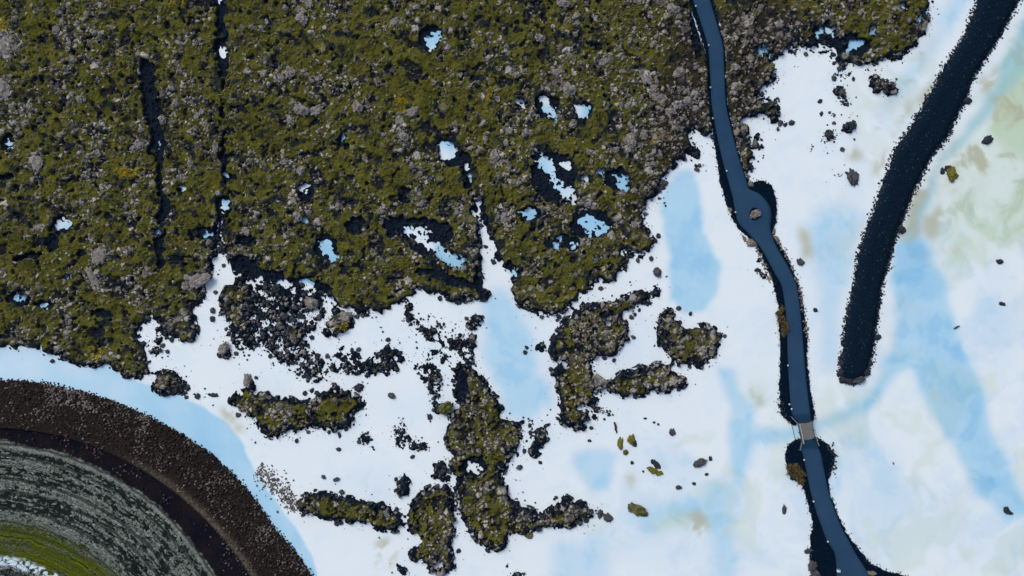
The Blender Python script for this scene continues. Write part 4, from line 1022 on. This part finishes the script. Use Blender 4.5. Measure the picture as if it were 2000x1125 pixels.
def rail(p0, p1, h=1.05, wd=0.09, mat=MRAIL, posts=3, nm='handrail'):
    bm = bmesh.new(); a, b = Vector(w2(*p0)), Vector(w2(*p1))
    box(bm, a, b, wd, DZ+h-0.05, DZ+h); ob = finish(bm, nm, mat, br, org, 0.008)
    bm = bmesh.new(); box(bm, a, b, 0.03, DZ+h*0.5-0.02, DZ+h*0.5+.02); 
    for i in range(posts):
        q = a.lerp(b, i/(posts-1)) if posts > 1 else a
        box(bm, q-(b-a).normalized()*.03, q+(b-a).normalized()*.03, .06, 0.0, DZ+h-0.055)
    finish(bm, 'rail_post', MSTEEL, br, org)
# built where the feet stand; their height carries the tops outward in the view
rail((1554.5,824.2), (1563,863.4), 1.05, 0.10)
rail((1581.5,820), (1588,854.5), 1.05, 0.05, MTIM)
rail((1541,812), (1554.5,826.5), 0.6, 0.11, MTIM, 2, 'wing_rail')
rail((1591.5,815.5), (1583.5,821), 0.4, 0.10, MTIM, 2, 'wing_rail')
rail((1562,859), (1558,877), 0.6, 0.10, MTIM, 2, 'wing_rail')
rail((1588,852.5), (1590.5,857.5), 0.9, 0.10, MRAIL, 2, 'wing_rail')
rail((1590.5,858), (1595,868.5), 0.6, 0.10, MTIM, 2, 'wing_rail')
# cable left of the bridge
bm = bmesh.new(); box(bm, w2(1546.5,831), w2(1552.8,858.5), 0.07, 0.06, 0.13)
o = finish(bm, 'pipe', MSTEEL, None, W(1549.6,844.7,0), 0.012); tag(o, "thin dark pipe crossing the channel left of the footbridge", 'pipe')

# ------------------------------------------------------------------ low path lights and the marker
s = NM('white_lamp_cap', 0.4, .5); MCAP = s.out(s.mix(s.noise(8, 2), (0.60, 0.62, 0.64), (0.75, 0.76, 0.77)))
LT = [(1357,15,"topmost low path light on the left rim"), (1382,91,"low path light on the left rim, second from the top"), (1385.5,173,"low path light on the left rim, third from the top"), (1390,233,"low path light on the left rim, fourth from the top"),
      (1417,335,"low path light on the left rim just above the widening"), (1434,415.5,"low path light beside the widened path opposite the island boulder"), (1446,456,"low path light on the left verge below the widening"), (1536,713,"low path light left of the long straight middle stretch"),
      (1538.5,788.5,"low path light on the left verge shortly above the footbridge"), (1543,797.5,"low path light nearest above the footbridge"), (1567.5,896.5,"low path light nearest below the footbridge"), (1585.5,977,"low path light on the left rim midway along the lower path"),
      (1613.5,1055,"lowest low path light on the left rim of the lower path")]
proto = None
for px, py, lab in LT:
    if proto is None:
        r0 = bpy.data.objects.new('path_light', None); COL.objects.link(r0)
        bm = bmesh.new(); bmesh.ops.create_cone(bm, cap_ends=True, segments=10, radius1=.05, radius2=.045, depth=.5, matrix=Matrix.Translation((0, 0, .25)))
        finish(bm, 'post', MSTEEL, r0, (0, 0, 0))
        bm = bmesh.new(); bmesh.ops.create_cone(bm, cap_ends=True, segments=14, radius1=.13, radius2=.10, depth=.09, matrix=Matrix.Translation((0, 0, .55)))
        finish(bm, 'cap', MCAP, r0, (0, 0, 0)); 
        bm = bmesh.new(); bmesh.ops.create_cone(bm, cap_ends=True, segments=10, radius1=.06, radius2=.05, depth=.05, matrix=Matrix.Translation((0, 0, .615))); finish(bm, 'finial', MSTEEL, r0, (0, 0, 0))
        proto = r0; o = r0
    else:
        o = proto.copy(); COL.objects.link(o)
        for ch in list(proto.children):
            c = ch.copy(); COL.objects.link(c); c.parent = o
    o.location = W(px, py, 0.14); tag(o, lab, 'path light', 'low lights along the path')
mk = bpy.data.objects.new('path_marker', None); COL.objects.link(mk); mk.location = W(1635, 1112.5, PZ); tag(mk, "small white box marker with teal trim on the left edge of the lower path", 'marker')
s = NM('teal_paint', .5); MTEAL = s.out(s.mix(s.noise(6, 2), (0.02, 0.16, 0.17), (0.03, 0.20, 0.20)))
bm = bmesh.new(); box(bm, (-.22, 0), (.22, 0), .38, 0, .40); finish(bm, 'body', MCAP, mk, (0, 0, 0), .02)
bm = bmesh.new(); box(bm, (-.03, 0), (.03, 0), .30, .402, .43); finish(bm, 'slot', MTEAL, mk, (0, 0, 0))
bm = bmesh.new(); box(bm, (-.24, .23), (.24, .23), .06, 0, .42); finish(bm, 'trim', MTEAL, mk, (0, 0, 0))
print('verts', sum(len(m.vertices) for m in bpy.data.meshes))
